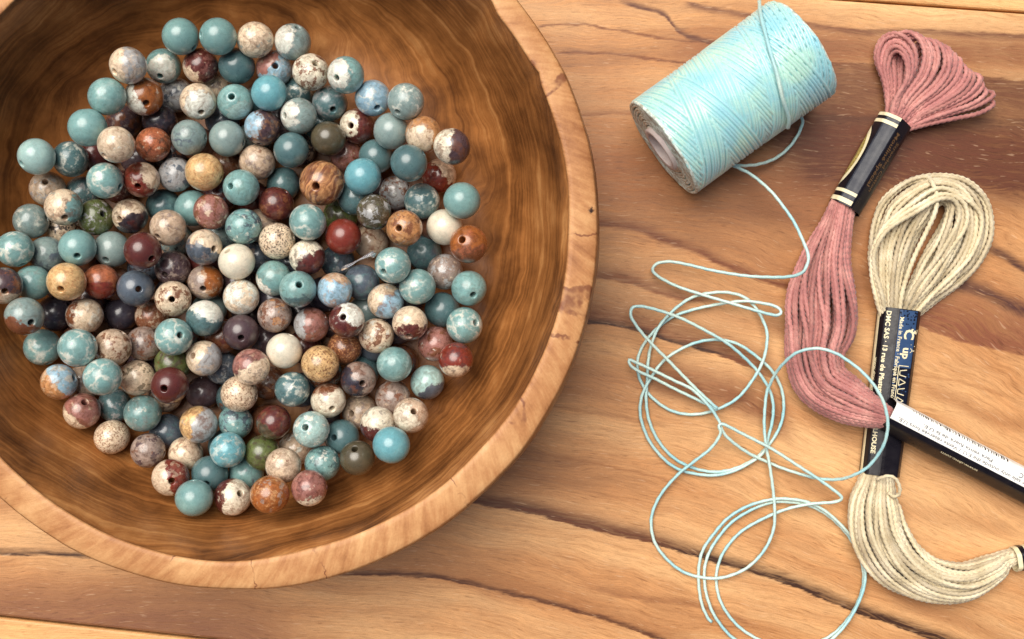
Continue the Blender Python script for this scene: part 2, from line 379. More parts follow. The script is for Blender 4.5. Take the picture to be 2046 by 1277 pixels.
out = [ring(Ro - .01, zr - .10), ring(Ro + .05, 3.2), ring(Ro + .09, 2.8), ring(Ro * .985 + .03, 2.2), ring(Ro * .93, 1.5), ring(Ro * .84, .8), ring(Ro * .72, .25), ring(Ro * .66, .02), ring(Ro * .64, .004)]
outl = lathe(out, True, True); outl = (outl[0], [f[::-1] for f in outl[1]]); 
outl = (outl[0], outl[1])
mesh_obj('inner_wall', *inn, m_bowl, bowl)
mesh_obj('outer_wall', *outl, m_bowl, bowl)
rr = []
W = Ro - Ri
rr.append(ring(Ri + .032, zr - .08)); rr.append(ring(Ri, zr - .03)); rr.append(ring(Ri + .03, zr))
for f in (.2, .35, .5, .65, .8, .92):
    rr.append(ring(Ri + W * f, zr - .10 * f ** 2 + .010 * wav(th, (10, 90), int(100 * f))))
rr.append(ring(Ro, zr - .12)); rr.append(ring(Ro - .008, zr - .17)); rr.append(ring(Ro - .05, zr - .2))
rv, rf = lathe(rr); n = len(rr)
mesh_obj('rim', rv, rf, m_rim, bowl)

# ------------------------------------------------------------------ beads
R = .372
COL = dict(aq=(126, 164, 162), ad=(86, 116, 119), ab=(110, 168, 178), ag=(136, 154, 151), pa=(164, 194, 190), wh=(222, 222, 210),
           cr=(222, 200, 172), iv=(226, 216, 194), be=(196, 172, 148), gb=(152, 134, 124), br=(124, 78, 54), ob=(156, 92, 46),
           og=(176, 104, 72), ma=(92, 44, 40), re=(122, 50, 38), pk=(158, 108, 98), dk=(48, 38, 42), sl=(84, 94, 106),
           pu=(82, 64, 68), gr=(92, 102, 58), ol=(84, 76, 58), ye=(214, 176, 124), gy=(168, 168, 168), lb=(150, 182, 200),
           nv=(54, 50, 60), tn=(190, 138, 92))
WORD = dict(aq='aqua', ad='deep teal', ab='bright turquoise', ag='grey aqua', pa='pale aqua', wh='white', cr='cream', iv='ivory',
            be='beige', gb='grey brown', br='brown', ob='orange brown', og='orange', ma='maroon', re='brick red', pk='dusty pink',
            dk='blackish', sl='slate blue', pu='dark purple', gr='moss green', ol='olive', ye='yellow tan', gy='grey',
            lb='light blue', nv='near black navy', tn='tan')
# x, y (photo px), layer 0 deep .. 3 front, colour A, B, C, mode, hole (px) or None
# modes: p plain | v veins of C | b split: B towards angle (deg, clockwise from right) at offset | c patch of B facing that way | k speckled with C ; m = mottled with C
BEADS = """
361 73 3 aq aq pa p -
436 73 3 aq aq pa p 404,75
510 80 2 cr ag be m -
585 84 3 ag wh gy c190,35 601,59
256 131 3 gy cr be b180,.15 235,150
327 132 2 aq wh pa c70,25 326,161
401 132 1 ma cr pk b140,.6 -
473 132 1 ad ad aq p -
548 137 1 lb pk cr c215,45 558,139
621 144 3 iv iv br m 637,132
691 150 3 aq wh gy c170,30 675,163
214 193 3 aq wh pa v -
288 193 2 ob wh br b150,.25 302,213
352 190 0 gy wh sl m -
396 203 3 cr wh gb c50,30 409,231
430 172 0 cr br gb m -
470 204 2 aq pa wh b60,.55 471,199
538 186 3 ab ab aq p -
596 184 0 ad gy wh v -
659 206 1 ad wh gy v 671,226
745 196 2 lb sl wh v 758,222
811 203 3 ag ag wh v 795,230
175 255 3 aq aq ad p -
248 243 0 pu gb br m -
319 241 0 nv pu dk m -
232 289 3 cr wh be m 214,316
306 289 2 og cr br m -
378 275 3 ag wh sl v -
454 277 2 ag pa aq p -
597 232 3 ag wh gy c185,40 571,236
714 252 1 ma iv br c190,40 704,257
782 262 2 ag ag aq p -
846 269 2 tn cr gb c120,35 -
903 293 3 iv pu br b10,.15 -
525 255 2 pu lb tn c190,45 -
656 277 2 ol gb br p -
582 300 3 ad ad ab p 554,279
692 310 0 pk be br m -
751 313 1 ad ad aq p -
817 326 2 ad ab ad p -
725 353 3 ab ab pa p -
73 313 3 pa ag gy p 51,332
141 318 1 ad ad wh v -
210 361 3 aq aq wh v -
283 359 2 re cr br b-20,.5 285,378
352 349 1 gy gy sl m -
408 344 3 ye ye tn k -
450 329 0 br ob be m -
189 310 0 ma br dk p -
643 366 3 tn tn br w 638,376
514 324 1 be br gb m -
877 352 1 re cr br b-40,.3 -
566 368 0 ad wh ad v -
95 377 2 be cr gy m 104,365
127 414 3 cr aq br b10,.65 140,439
164 386 0 ad wh gy m -
62 442 2 ag ag wh v -
192 434 1 gr ol gy m 218,429
260 432 1 cr dk ma b60,.35 247,442
328 413 0 ad wh aq v -
336 455 3 be be gb m 321,477
385 416 0 aq aq ad p -
422 423 2 pk cr br m -
482 375 3 aq aq pa b200,.8 466,376
487 453 2 aq wh sl m -
440 470 0 ag gb sl m -
123 460 0 cr br dk m -
30 498 3 aq aq wh v -
94 509 1 ag wh sl v 68,511
155 495 3 aq aq pa p 166,515
224 498 1 ag ag pa p 220,523
285 501 3 ma ma re p 311,519
408 494 3 cr sl gb b110,.1 437,499
473 523 3 iv iv be p 458,500
345 536 1 pu nv gb m 337,552
7 571 3 be pu ob b-60,.1 24,584
66 565 1 aq wh ag v -
133 563 3 ye ye tn k 134,580
202 563 1 og re br b100,.2 -
271 576 3 sl sl nv p 289,579
346 597 3 cr cr br m 354,599
411 564 1 gb ob cr b-10,.3 414,580
482 594 2 wh be cr m -
49 632 3 ag br og b110,.35 74,645
110 627 0 nv dk pu p -
169 631 2 cr br wh b190,.35 -
243 627 0 nv nv sl p -
304 632 0 br og be m -
409 636 3 ad wh pa b-70,.25 -
347 673 3 aq aq wh v 370,669
482 664 2 pu pu br p 490,676
288 687 0 gb pu br m -
85 694 2 aq aq wh v -
155 695 3 aq aq wh v -
225 694 1 be cr br m -
408 716 3 cr gy be b20,.25 391,709
552 408 1 ma ma br m -
615 444 3 aq aq wh v -
681 430 0 gr gr ol m -
747 424 1 ol gr gy m -
789 386 0 gy wh br m -
843 402 1 ad ad wh v -
923 401 3 aq aq ab p -
808 456 2 tn gb br m 799,459
888 454 2 iv iv ye p -
936 488 3 ob br og b80,.35 924,481
554 482 2 cr cr dk k -
686 473 3 re re ma p -
741 484 0 be pk br v -
614 514 2 iv ma dk b50,.3 -
675 523 0 sl gy ad m -
785 530 3 aq aq wh v 768,546
848 506 0 ad wh sl v -
889 543 1 gb cr gy m -
937 576 3 aq aq pa b60,.5 948,592
723 564 1 sl wh ad v -
834 573 2 aq aq wh v -
547 556 2 aq wh be b140,.65 -
595 578 3 aq ad pa b80,.55 605,569
669 580 2 lb be tn b-80,.6 -
771 602 1 cr lb br b40,.15 -
884 619 1 ad ad ab p -
819 646 3 cr ma be b85,.3 819,675
928 650 3 aq ab wh v 954,644
549 630 2 gb tn br m 521,626
622 649 2 pk gy br b180,.35 -
693 640 3 ma wh br c-45,50 690,632
733 619 0 ag ag ad p -
752 671 2 cr wh br m -
568 701 3 iv iv cr p -
689 695 1 br be tn k -
870 687 1 pk wh br m -
911 719 3 re cr pu b90,.45 -
516 512 0 sl gy gb m -
118 763 3 lb tn cr b140,.1 -
205 753 3 aq aq wh v -
274 755 1 cr ol be m 251,745
339 770 3 ma br dk p 338,775
164 821 3 pk cr br b135,.45 180,800
230 810 0 ad ad gy m -
285 826 2 aq wh ag m -
406 785 0 pu pu ma p -
224 873 3 cr cr br k -
334 862 0 sl wh ad v -
296 900 1 gb br pu m -
397 848 2 ye gy br b20,.1 -
471 843 1 aq wh sl m -
371 907 1 cr be br b-20,.6 -
341 954 2 re cr be b165,.0 354,957
388 995 3 aq aq pa p -
419 947 1 ad ad aq p 421,964
455 899 3 ab ab wh b60,.75 -
465 993 2 ma iv br b10,-.1 488,981
492 945 0 aq wh sl v -
478 787 1 cr cr br k -
502 733 3 pk cr pu b60,.1 -
445 735 0 sl sl gy m -
345 727 0 gr br ol m -
165 765 0 be be gb m -
584 778 3 ad ad wh v -
640 727 3 ye ye br k -
716 758 2 gb nv br b150,.1 730,765
788 728 3 aq wh pa v -
854 764 2 pa sl gy b60,.45 -
656 800 2 iv br be b-100,.55 670,817
547 844 2 ma ol br b130,.4 -
622 858 3 pa ag wh m 615,850
719 823 0 be cr gb m 704,824
785 795 1 gb be br m -
821 830 3 be iv br c160,25 831,818
755 848 1 ma iv pu b-80,-.05 -
683 873 1 ad ad aq p 670,871
782 889 3 ab ab pa p -
714 915 2 ol ol gr p 712,891
590 897 0 be br wh m -
524 905 0 gr ol ol m -
644 926 1 aq wh ad m -
566 930 1 be br cr m -
539 988 2 ob gb tn m -
618 975 3 pk iv ma b80,.6 -
537 765 0 br tn gb m -
600 622 0 dk br pu p -
710 395 0 ad gb ad m -
"""
def rows():
    for ln in BEADS.strip().splitlines():
        x, y, l, a, b, c, mode, h = ln.split()
        yield float(x), float(y), int(l), a, b, c, mode, (None if h == '-' else tuple(float(t) for t in h.split(',')))

def bead_mesh(name, hole=.165, seg=40):
    hr = R * hole; prof = []
    a0 = math.asin(hole) ; cs = .05
    prof.append((hr, 0.0)); prof.append((hr, R * .80)); prof.append((hr * 1.02, R * math.cos(a0) - .022)); prof.append((hr * 1.22, R * math.cos(a0 * 1.28) - .002))
    for k in range(14):
        a = a0 * 1.5 + (math.pi / 2 - a0 * 1.5) * k / 13; prof.append((R * math.sin(a), R * math.cos(a)))
    full = prof + [(r, -z) for r, z in reversed(prof[:-1])][:-1] 
    V, F = [], []
    n = len(full)
    for i in range(seg):
        t = 2 * math.pi * i / seg
        for r, z in full: V.append((r * math.cos(t), r * math.sin(t), z))
    for i in range(seg):
        k = (i + 1) % seg
        for j in range(n):
            j2 = (j + 1) % n; F.append((i * n + j, i * n + j2, k * n + j2, k * n + j))
    me = bpy.data.meshes.new(name); me.from_pydata(V, [], F)
    me.polygons.foreach_set('use_smooth', [True] * len(F)); me.update()
    return me

def bead_material():
    N = NT('jasper_bead')
    def att(nm):
        a = N.n('ShaderNodeAttribute', attribute_type='OBJECT', attribute_name=nm); return a
    co = N.vmath('SCALE', N.n('ShaderNodeTexCoord').outputs['Object'], scale=1 / R)
    seed = att('seed_offset').outputs['Vector']
    p = N.vmath('ADD', co, seed)
    A, B, Cc = (att(k).outputs['Color'] for k in ('colour_base', 'colour_patch', 'colour_vein'))
    nrm = att('patch_axis').outputs['Vector']; off = att('patch_limit').outputs['Fac']
    mot = att('mottle').outputs['Fac']; vein = att('vein').outputs['Fac']; speck = att('speckle').outputs['Fac']; strp = att('stripe').outputs['Fac']
    nz = N.noise(p, 2.3, 4, .6)
    nz2 = N.noise(N.vmath('ADD', p, (3.1, 9.2, 4.4)), 1.9, 5, .68)
    d = N.math('ADD', N.vmath('DOT_PRODUCT', co, nrm), N.math('MULTIPLY', N.math('SUBTRACT', nz, .5), .95))
    mb = N.sm(N.math('SUBTRACT', d, off), -.05, .05)
    # the body colour drifts from cloudy to clear
    cloud = N.noise(N.vmath('ADD', p, (11.0, 2.0, 5.0)), 1.3, 4, .6)
    A1 = N.mix(1.0, A, N.ramp(cloud, [(.3, (.80, .84, .86)), (.5, (1, 1, 1)), (.72, (1.16, 1.13, 1.10))]), 'MULTIPLY')
    col = N.mix(mb, A1, B)
    edge = N.math('MULTIPLY', N.math('SUBTRACT', 1.0, N.sm(N.math('ABSOLUTE', N.math('SUBTRACT', d, off)), .0, .07)), .35)
    col = N.mix(edge, col, N.mix(.5, Cc, (.12, .07, .05)))
    mm = N.math('MULTIPLY', N.sm(nz2, .53, .57), mot)
    col = N.mix(mm, col, Cc)
    mm2 = N.math('MULTIPLY', N.sm(nz, .60, .63), N.math('MULTIPLY', mot, .8))
    col = N.mix(mm2, col, B)
    vo = N.n('ShaderNodeTexVoronoi', feature='DISTANCE_TO_EDGE'); N.put(vo.inputs['Scale'], .72)
    N.put(vo.inputs['Vector'], N.vmath('ADD', p, N.vmath('SCALE', N.noise(p, 2.6, 3, .6, out=1), scale=.55)))
    gate = N.sm(cloud, .40, .60)
    wv = N.math('MULTIPLY', N.sm(vo.outputs[0], 0.0, N.math('MULTIPLY_ADD', nz2, .26, -.045), 1.0, 0.0), gate)
    col = N.mix(N.math('MULTIPLY', wv, vein), col, Cc)
    wp = N.math('MULTIPLY', N.math('MULTIPLY', N.sm(nz2, .54, .64), N.sm(cloud, .38, .55)), vein)
    col = N.mix(N.math('MULTIPLY', wp, .85), col, Cc)
    sp = N.sm(N.noise(p, 9.5, 2, .5), .54, .60)
    col = N.mix(N.math('MULTIPLY', sp, speck), col, Cc)
    st = N.noise(N.vmath('MULTIPLY', N.vmath('ADD', p, N.vmath('SCALE', N.noise(p, .9, 2, .5, out=1), scale=.9)), (7.0, .5, .8)), 1.0, 3, .5)
    col = N.mix(N.math('MULTIPLY', N.sm(st, .42, .60), strp), col, Cc)
    fine = N.noise(p, 14, 3, .7)
    marb = N.noise(N.vmath('ADD', p, (5.0, 1.0, 8.0)), 2.3, 4, .62, 1.4)
    mrb = att('marbling').outputs['Fac']
    col = N.mix(mrb, col, N.ramp(marb, [(.36, (.60, .54, .50)), (.46, (.90, .88, .86)), (.55, (1.04, 1.04, 1.04)), (.66, (1.28, 1.28, 1.26))]), 'MULTIPLY')
    col = N.mix(1.0, col, N.ramp(fine, [(.3, (.90, .89, .88)), (.5, (1, 1, 1)), (.7, (1.05, 1.05, 1.05))]), 'MULTIPLY')
    N.bump(N.math('ADD', N.math('MULTIPLY', fine, .3), N.math('MULTIPLY', wv, N.math('MULTIPLY', vein, -.3))), .12, .01)
    N.put(N.b.inputs['Subsurface Weight'], att('translucency').outputs['Fac']); N.b.inputs['Subsurface Radius'].default_value = (.10, .16, .16); N.b.inputs['Subsurface Scale'].default_value = .8
    N.put(N.b.inputs['Coat Weight'], .55); N.put(N.b.inputs['Coat Roughness'], .13)
    return N.fin(col, N.sm(nz, .3, .7, .24, .36), .5)
m_bead = bead_material()
bm0 = bead_mesh('bead'); bm0.materials.append(m_bead)

placed = []                                       # (x, y, z)
R2 = 2 * R * .985
def wall_ok(p, rad=R):
    # inner wall of the bowl: keep the sphere inside
    r = math.hypot(p[0] - BC[0], p[1] - BC[1])
    for dz in (-1.0, -.9, -.7, -.45, -.2, 0):
        z = p[2] + rad * dz; h = rad * math.sqrt(max(0, 1 - dz * dz))
        if z < FLOOR - .004: return False
        if r + h > RI0 * inner_frac(z) + .012: return False
    return True
def drop(px, py, zmin, rad=R):
    z = 4.2; last = z
    arr = np.array(placed) if placed else np.zeros((0, 4))
    while z > zmin:
        p = P(px, py, z)
        if not wall_ok(p, rad) and z < 3.2: break
        if len(arr) and (((arr[:, :3] - p) ** 2).sum(1) < ((arr[:, 3] + rad) * .985) ** 2).any(): break
        last = z; z -= .012
    return last
CX, CY = 485, 534
def axis(angdeg, tilt):
    a = math.radians(angdeg); t = math.radians(tilt)
    return Vector((math.cos(a) * math.sin(t), -math.sin(a) * math.sin(t), math.cos(t)))
clock_word = ['twelve', 'one', 'two', 'three', 'four', 'five', 'six', 'seven', 'eight', 'nine', 'ten', 'eleven']
def where(x, y):
    r = math.hypot(x - CX, y - CY); h = (math.degrees(math.atan2(x - CX, CY - y)) % 360) / 15
    k = int(round(h)) % 24; w = clock_word[(k // 2) % 12]; c = (w + " o'clock") if k % 2 == 0 else 'half past ' + w
    if r < 75: return 'near the centre of the pile, %s side' % w
    ringw = 'midway in the pile' if r < 250 else 'outer part of the pile' if r < 400 else 'edge of the pile'
    if r < 165: ringw = 'inner part of the pile'
    return '%s at %s' % (ringw, c)
def describe(a, b, c, mode, hole):
    W_ = WORD; k = mode[0]
    if k == 'p': s = 'plain %s bead' % W_[a] if a == b or b == 'ad' else '%s bead, faintly %s' % (W_[a], W_[b])
    elif k == 'v': s = '%s bead with %s veins' % (W_[a], W_[c])
    elif k == 'b': s = 'bead part %s, part %s' % (W_[a].replace('near black ', ''), W_[b].replace('near black ', '')) if a != b else 'smooth %s bead' % W_[a]
    elif k == 'c': s = '%s bead with %s patch' % (W_[a], W_[b])
    elif k == 'k': s = '%s bead speckled %s' % (W_[a], W_[c] if c != a else 'darker')
    elif k == 'w': s = 'largest bead, %s with wood-like stripes' % W_[a]
    else: s = '%s bead mottled with %s' % (W_[a], W_[c] if c != a else 'darker tones')
    return s
seen = {}
first = [True]
def make_bead(p, a, b, c, mode, holedir, rad, label, group, jitter=True):
    o = bpy.data.objects.new('bead', bm0); C.objects.link(o)
    o.location = tuple(p); s = rad / R; o.scale = (s, s, s * rng.uniform(.965, 1.0))
    q = holedir.to_track_quat('Z', 'Y'); o.rotation_mode = 'QUATERNION'; o.rotation_quaternion = q
    for key, cc in (('colour_base', a), ('colour_patch', b), ('colour_vein', c)):
        v = np.array(lin(*COL[cc])) * (rng.uniform(.93, 1.07) if jitter else 1); o[key] = [float(t) for t in v]
    o['seed_offset'] = [float(t) for t in rng.uniform(-40, 40, 3)]
    k = mode[0]; lim = 5.0; ax = Vector((0, 0, 1))
    if k == 'b':
        an, of = mode[1:].split(','); ax = axis(float(an), 80); lim = float(of)
    if k == 'c':
        an, ti = mode[1:].split(','); ax = axis(float(an), float(ti)); lim = .62
    ax = q.inverted() @ ax
    o['patch_axis'] = [float(t) for t in ax]; o['patch_limit'] = float(lim)
    o['mottle'] = {'m': .9, 'b': .5, 'c': .3, 'v': .12, 'p': 0.0}.get(k, 0.0)
    o['vein'] = {'v': .85, 'b': .10, 'c': .25, 'p': .03}.get(k, 0.0)
    if k in 'bc' and (a in ('aq', 'ag', 'ad', 'pa')): o['mottle'] = 0.0
    o['translucency'] = .45 if a in ('aq', 'ad', 'ab', 'ag', 'pa', 'lb') else .08
    o['marbling'] = (.28 if k == 'p' else .55 if k == 'v' else .95) * (.7 if a in ('aq', 'ad', 'ab', 'ag', 'pa') else 1.0)
    o['speckle'] = {'k': .75, 'm': .15}.get(k, 0.0); o['stripe'] = 1.0 if k == 'w' else 0.0
    tag(o, label, 'bead', group)
    return o
data = list(rows())
data_sorted = sorted(data, key=lambda r: r[2])
for (x, y, l, a, b, c, mode, h) in data_sorted:
    rad = R * (1.22 if mode == 'w' else 1.04 if a in ('ye', 'ob') else rng.uniform(.965, 1.02))
    rr_ = math.hypot(x - CX, y - CY)
    base = FLOOR + rad
    top = {0: 0.0, 1: .48, 2: .74, 3: .88}[l]
    zmin = base + top * np.interp(rr_, [0, 330, 400, 440, 490], [1.08, 1.0, .75, .35, .0])
    z = drop(x, y, zmin, rad)
    p = P(x, y, z); placed.append((p[0], p[1], p[2], rad))
    if h: dx, dy = (h[0] - x) / 38.0, (y - h[1]) / 38.0
    if h and math.hypot(dx, dy) < .9:
        hd = Vector((dx, dy, math.sqrt(1 - dx * dx - dy * dy)))
    elif h: hd = Vector((dx, dy, .25)).normalized()
    else:
        t = rng.uniform(0, 6.28); hd = Vector((math.cos(t), math.sin(t), rng.uniform(-.25, .1))).normalized()
    lab = describe(a, b, c, mode, h) + ', ' + where(x, y)
    if lab in seen: lab = ('deep ' if l == 0 else 'topmost ' if l == 3 else 'lower ') + lab
    if len(lab.split()) > 16: lab = lab.replace('with wood-like stripes', 'striped')
    seen[lab] = seen.get(lab, 0) + 1
    if seen[lab] > 1: print('DUP', lab)
    make_bead(p, a, b, c, mode, hd, rad, lab, 'stone beads in the wooden bowl')
# beads underneath, glimpsed through the gaps
fill = 0; keys = ['dk', 'br', 'ad', 'gb', 'ma', 'sl', 'be', 'ag', 'pu', 'nv', 'br', 'ma']
for tol, lim_, zr_ in ((.96, 70, 0.0), (.93, 95, .35), (.86, 112, .3)):
    for _ in range(9000):
        if fill >= lim_: break
        a = rng.uniform(0, 6.28); r = 395 * math.sqrt(rng.uniform()); p = P(CX + r * math.cos(a), CY + r * math.sin(a), FLOOR + R + rng.uniform(0, 1) * zr_)
        while not wall_ok(p) and p[2] < 1.2: p[2] += .02
        if not wall_ok(p): continue
        arr = np.array(placed)
        if (((arr[:, :3] - p) ** 2).sum(1) < ((arr[:, 3] + R) * tol) ** 2).any(): continue
        placed.append((*p, R)); fill += 1
        aa, bb, cc = rng.choice(keys, 3); t = rng.uniform(0, 6.28)
        make_bead(p, aa, bb, cc, rng.choice(['p', 'm', 'v']), Vector((math.cos(t), math.sin(t), .05)), R,
                  'round stone bead under the pile, glimpsed only through gaps between upper beads', 'hidden beads under the pile')
print('z', np.percentile(np.array(placed)[:, 2], [10, 50, 90, 98]))
print('beads', len(placed), 'filler', fill, 'max z', max(q[2] for q in placed))

# scrap of clear plastic among the beads
N = NT('clear_plastic'); N.fin((.9, .92, .96), .08, .5); N.b.inputs['Transmission Weight'].default_value = .85; N.b.inputs['IOR'].default_value = 1.35
m_clear = N.m
zz = 2.15
scrap = [P(x, y, z) for x, y, z in [(682, 539, zz - .2), (692, 533, zz - .02), (704, 527, zz + .06), (716, 520, zz + .10), (728, 514, zz + .12), (741, 508, zz + .14), (747, 506, zz + .10), (744, 514, zz + .05)]]
sp_ = spline(scrap, .03); o0 = sp_[0].copy()
v, f = tube(sp_ - o0, .020 * (1 + .5 * np.sin(np.linspace(0, 9, len(sp_)))), 8, aspect=1.5)
o = mesh_obj('plastic_scrap', v, f, m_clear, loc=tuple(o0)); tag(o, 'tiny curled scrap of clear plastic lying among the beads below the brick red bead', 'plastic scrap')

# ------------------------------------------------------------------ cord on its spool
CR_ = .037
N = NT('aqua_cord'); co = N.n('ShaderNodeTexCoord').outputs['Object']
nz = N.noise(co, 1.4, 3, .5); f2 = N.noise(co, 40, 2, .5)
col = N.mix(N.sm(nz, .3, .7), lin(156, 212, 224), lin(188, 228, 214))
col = N.mix(1.0, col, N.ramp(f2, [(.3, (.86, .9, .92)), (.6, (1.06, 1.04, 1.02))]), 'MULTIPLY')
N.bump(f2, .3, .01)
m_cord = N.fin(col, .26, 1.0, sheen=.3)
N = NT('aqua_cord_loose'); co = N.n('ShaderNodeTexCoord').outputs['Object']
nz = N.noise(co, .8, 2, .5); f2 = N.noise(co, 34, 2, .5)
col = N.mix(N.sm(nz, .35, .65), lin(160, 208, 213), lin(204, 228, 218))
col = N.mix(1.0, col, N.ramp(f2, [(.3, (.8, .84, .86)), (.6, (1.06, 1.05, 1.04))]), 'MULTIPLY')
N.bump(f2, .3, .01)
m_loose = N.fin(col, .4, .5, sheen=.2)

SR = 1.21
A0 = P(1322, 298, SR); A1_ = P(1600, 97, SR); A0[2] = A1_[2] = SR + .03
ax = (A1_ - A0); SL = np.linalg.norm(ax); ax /= SL
side = np.cross(ax, [0, 0, 1]); side /= np.linalg.norm(side); upv = np.cross(side, ax)
spool = empty('cord_spool', (A0[0], A0[1], 0), 'spool of shiny aqua cord lying on its side, with its loose end tangled below', 'spool of cord')
so = np.array([A0[0], A0[1], 0])
def cyl(t, th_, r): # point on the spool
    return A0 - so + ax * t[:, None] + (side * np.cos(th_)[:, None] + upv * np.sin(th_)[:, None]) * r[:, None]
T = 2.0; NC = 25; eps = 1 / NC                     # turns per traverse, cycles to cover, shift per cycle
p_adv = (SL - .10) / T
ppt = 72
path = []
kk = []
for k in range(NC):
    base = k * (2 * T + eps)
    u = np.linspace(0, T, int(T * ppt), endpoint=False)
    for dirn in (0, 1):
        ph = base + u + (T if dirn else 0)
        x = .05 + (u * p_adv if not dirn else (T - u) * p_adv)
        # which cycle of the other family lies here -> raise where it is older
        if not dirn:   # forward strand at turn ph; backward family turns: j*(2T+eps)+T+(T-x')
            other = (ph - (2 * T - (x - .05) / p_adv)) / eps
        else:
            other = (ph - ((x - .05) / p_adv)) / eps
        other = np.mod(other, NC)                     # cycle number of the crossing strand here
        d = k - other
        lift = 1 / (1 + np.exp(-d * 1.6))
        r = SR - CR_ - .055 + .024 * lift + .012 * np.sin(math.pi * x / SL) * -1 + .02 * (x / SL)
        # small irregularity at the ends where the cord turns round
        e = np.minimum(x, SL - x); r = r + .01 * np.exp(-e * 8) * rng.normal()
        path.append(np.stack([x + .012 * np.sin(ph * 5.1 + k), ph * 2 * math.pi, r], 1))
path = np.vstack(path)
pts = cyl(path[:, 0], path[:, 1], path[:, 2])
radial = side * np.cos(path[:, 1])[:, None] + upv * np.sin(path[:, 1])[:, None]
v, f = tube(pts, CR_ * .98, 6, ref=radial)
mesh_obj('wound_cord', v, f, m_cord, spool)
# solid wound body underneath
def rev(prof, seg=64):
    V, F = [], []
    for i in range(seg):
        a = 2 * math.pi * i / seg; d = side * math.cos(a) + upv * math.sin(a)
        for t, r in prof: V.append(A0 - so + ax * t + d * r)
    n = len(prof)
    for i in range(seg):
        k = (i + 1) % seg
        for j in range(n - 1): F.append((i * n + j, i * n + j + 1, k * n + j + 1, k * n + j))
    return V, F
N = NT('wound_body'); co = N.n('ShaderNodeTexCoord').outputs['Object']
m_under = N.fin(N.mix(N.noise(co, 8, 2), lin(136, 196, 204), lin(160, 210, 208)), .5, .4)
mesh_obj('inner_windings', *rev([(.06, .50), (.05, SR - .062), (SL - .05, SR - .062), (SL - .06, .50)]), m_under, spool)
# end faces: spiral of turned cord ends, darker and glassy
N = NT('end_windings'); co = N.n('ShaderNodeTexCoord').outputs['Object']
e1 = N.noise(co, 9, 3, .6)
m_end = N.fin(N.ramp(e1, [(.3, lin(150, 150, 136)), (.46, lin(190, 200, 190)), (.60, lin(222, 238, 232))]), .3, .6)
for sgn, t0 in ((-1, .045), (1, SL - .045)):
    r = .53; ep = []
    while r < SR - .06:
        th2 = np.linspace(0, 2 * math.pi, 49)
        rj = r + .008 * np.sin(th2 * 3 + r * 40); tj = t0 + sgn * (.008 * np.sin(th2 * 7 + r * 9) + .02 * (SR - r) * -1)
        ep.append(tube(cyl(tj, th2, rj), .042, 6, ref=ax, caps=False)); r += .075
    v, f = merge(ep); mesh_obj('end_windings', v, f, m_end, spool)
N = NT('card_core'); co = N.n('ShaderNodeTexCoord').outputs['Object']
m_card = N.fin(N.mix(N.noise(co, 7, 3), lin(196, 178, 176), lin(226, 216, 210)), .6, .3)
m_hole = NT('core_inside').fin(lin(150, 116, 112), .8, .2)
v, f = rev([(-.05, .40), (-.06, .44), (-.05, .52), (.10, .53), (SL - .10, .53), (SL + .05, .52), (SL + .06, .44), (SL + .05, .40), (SL / 2, .385), (-.05, .40)])
mesh_obj('core_tube', v, f, m_card, spool)
v, f = rev([(.9, .39), (.9, .0)]); mesh_obj('core_plug', v, f, m_hole, spool)

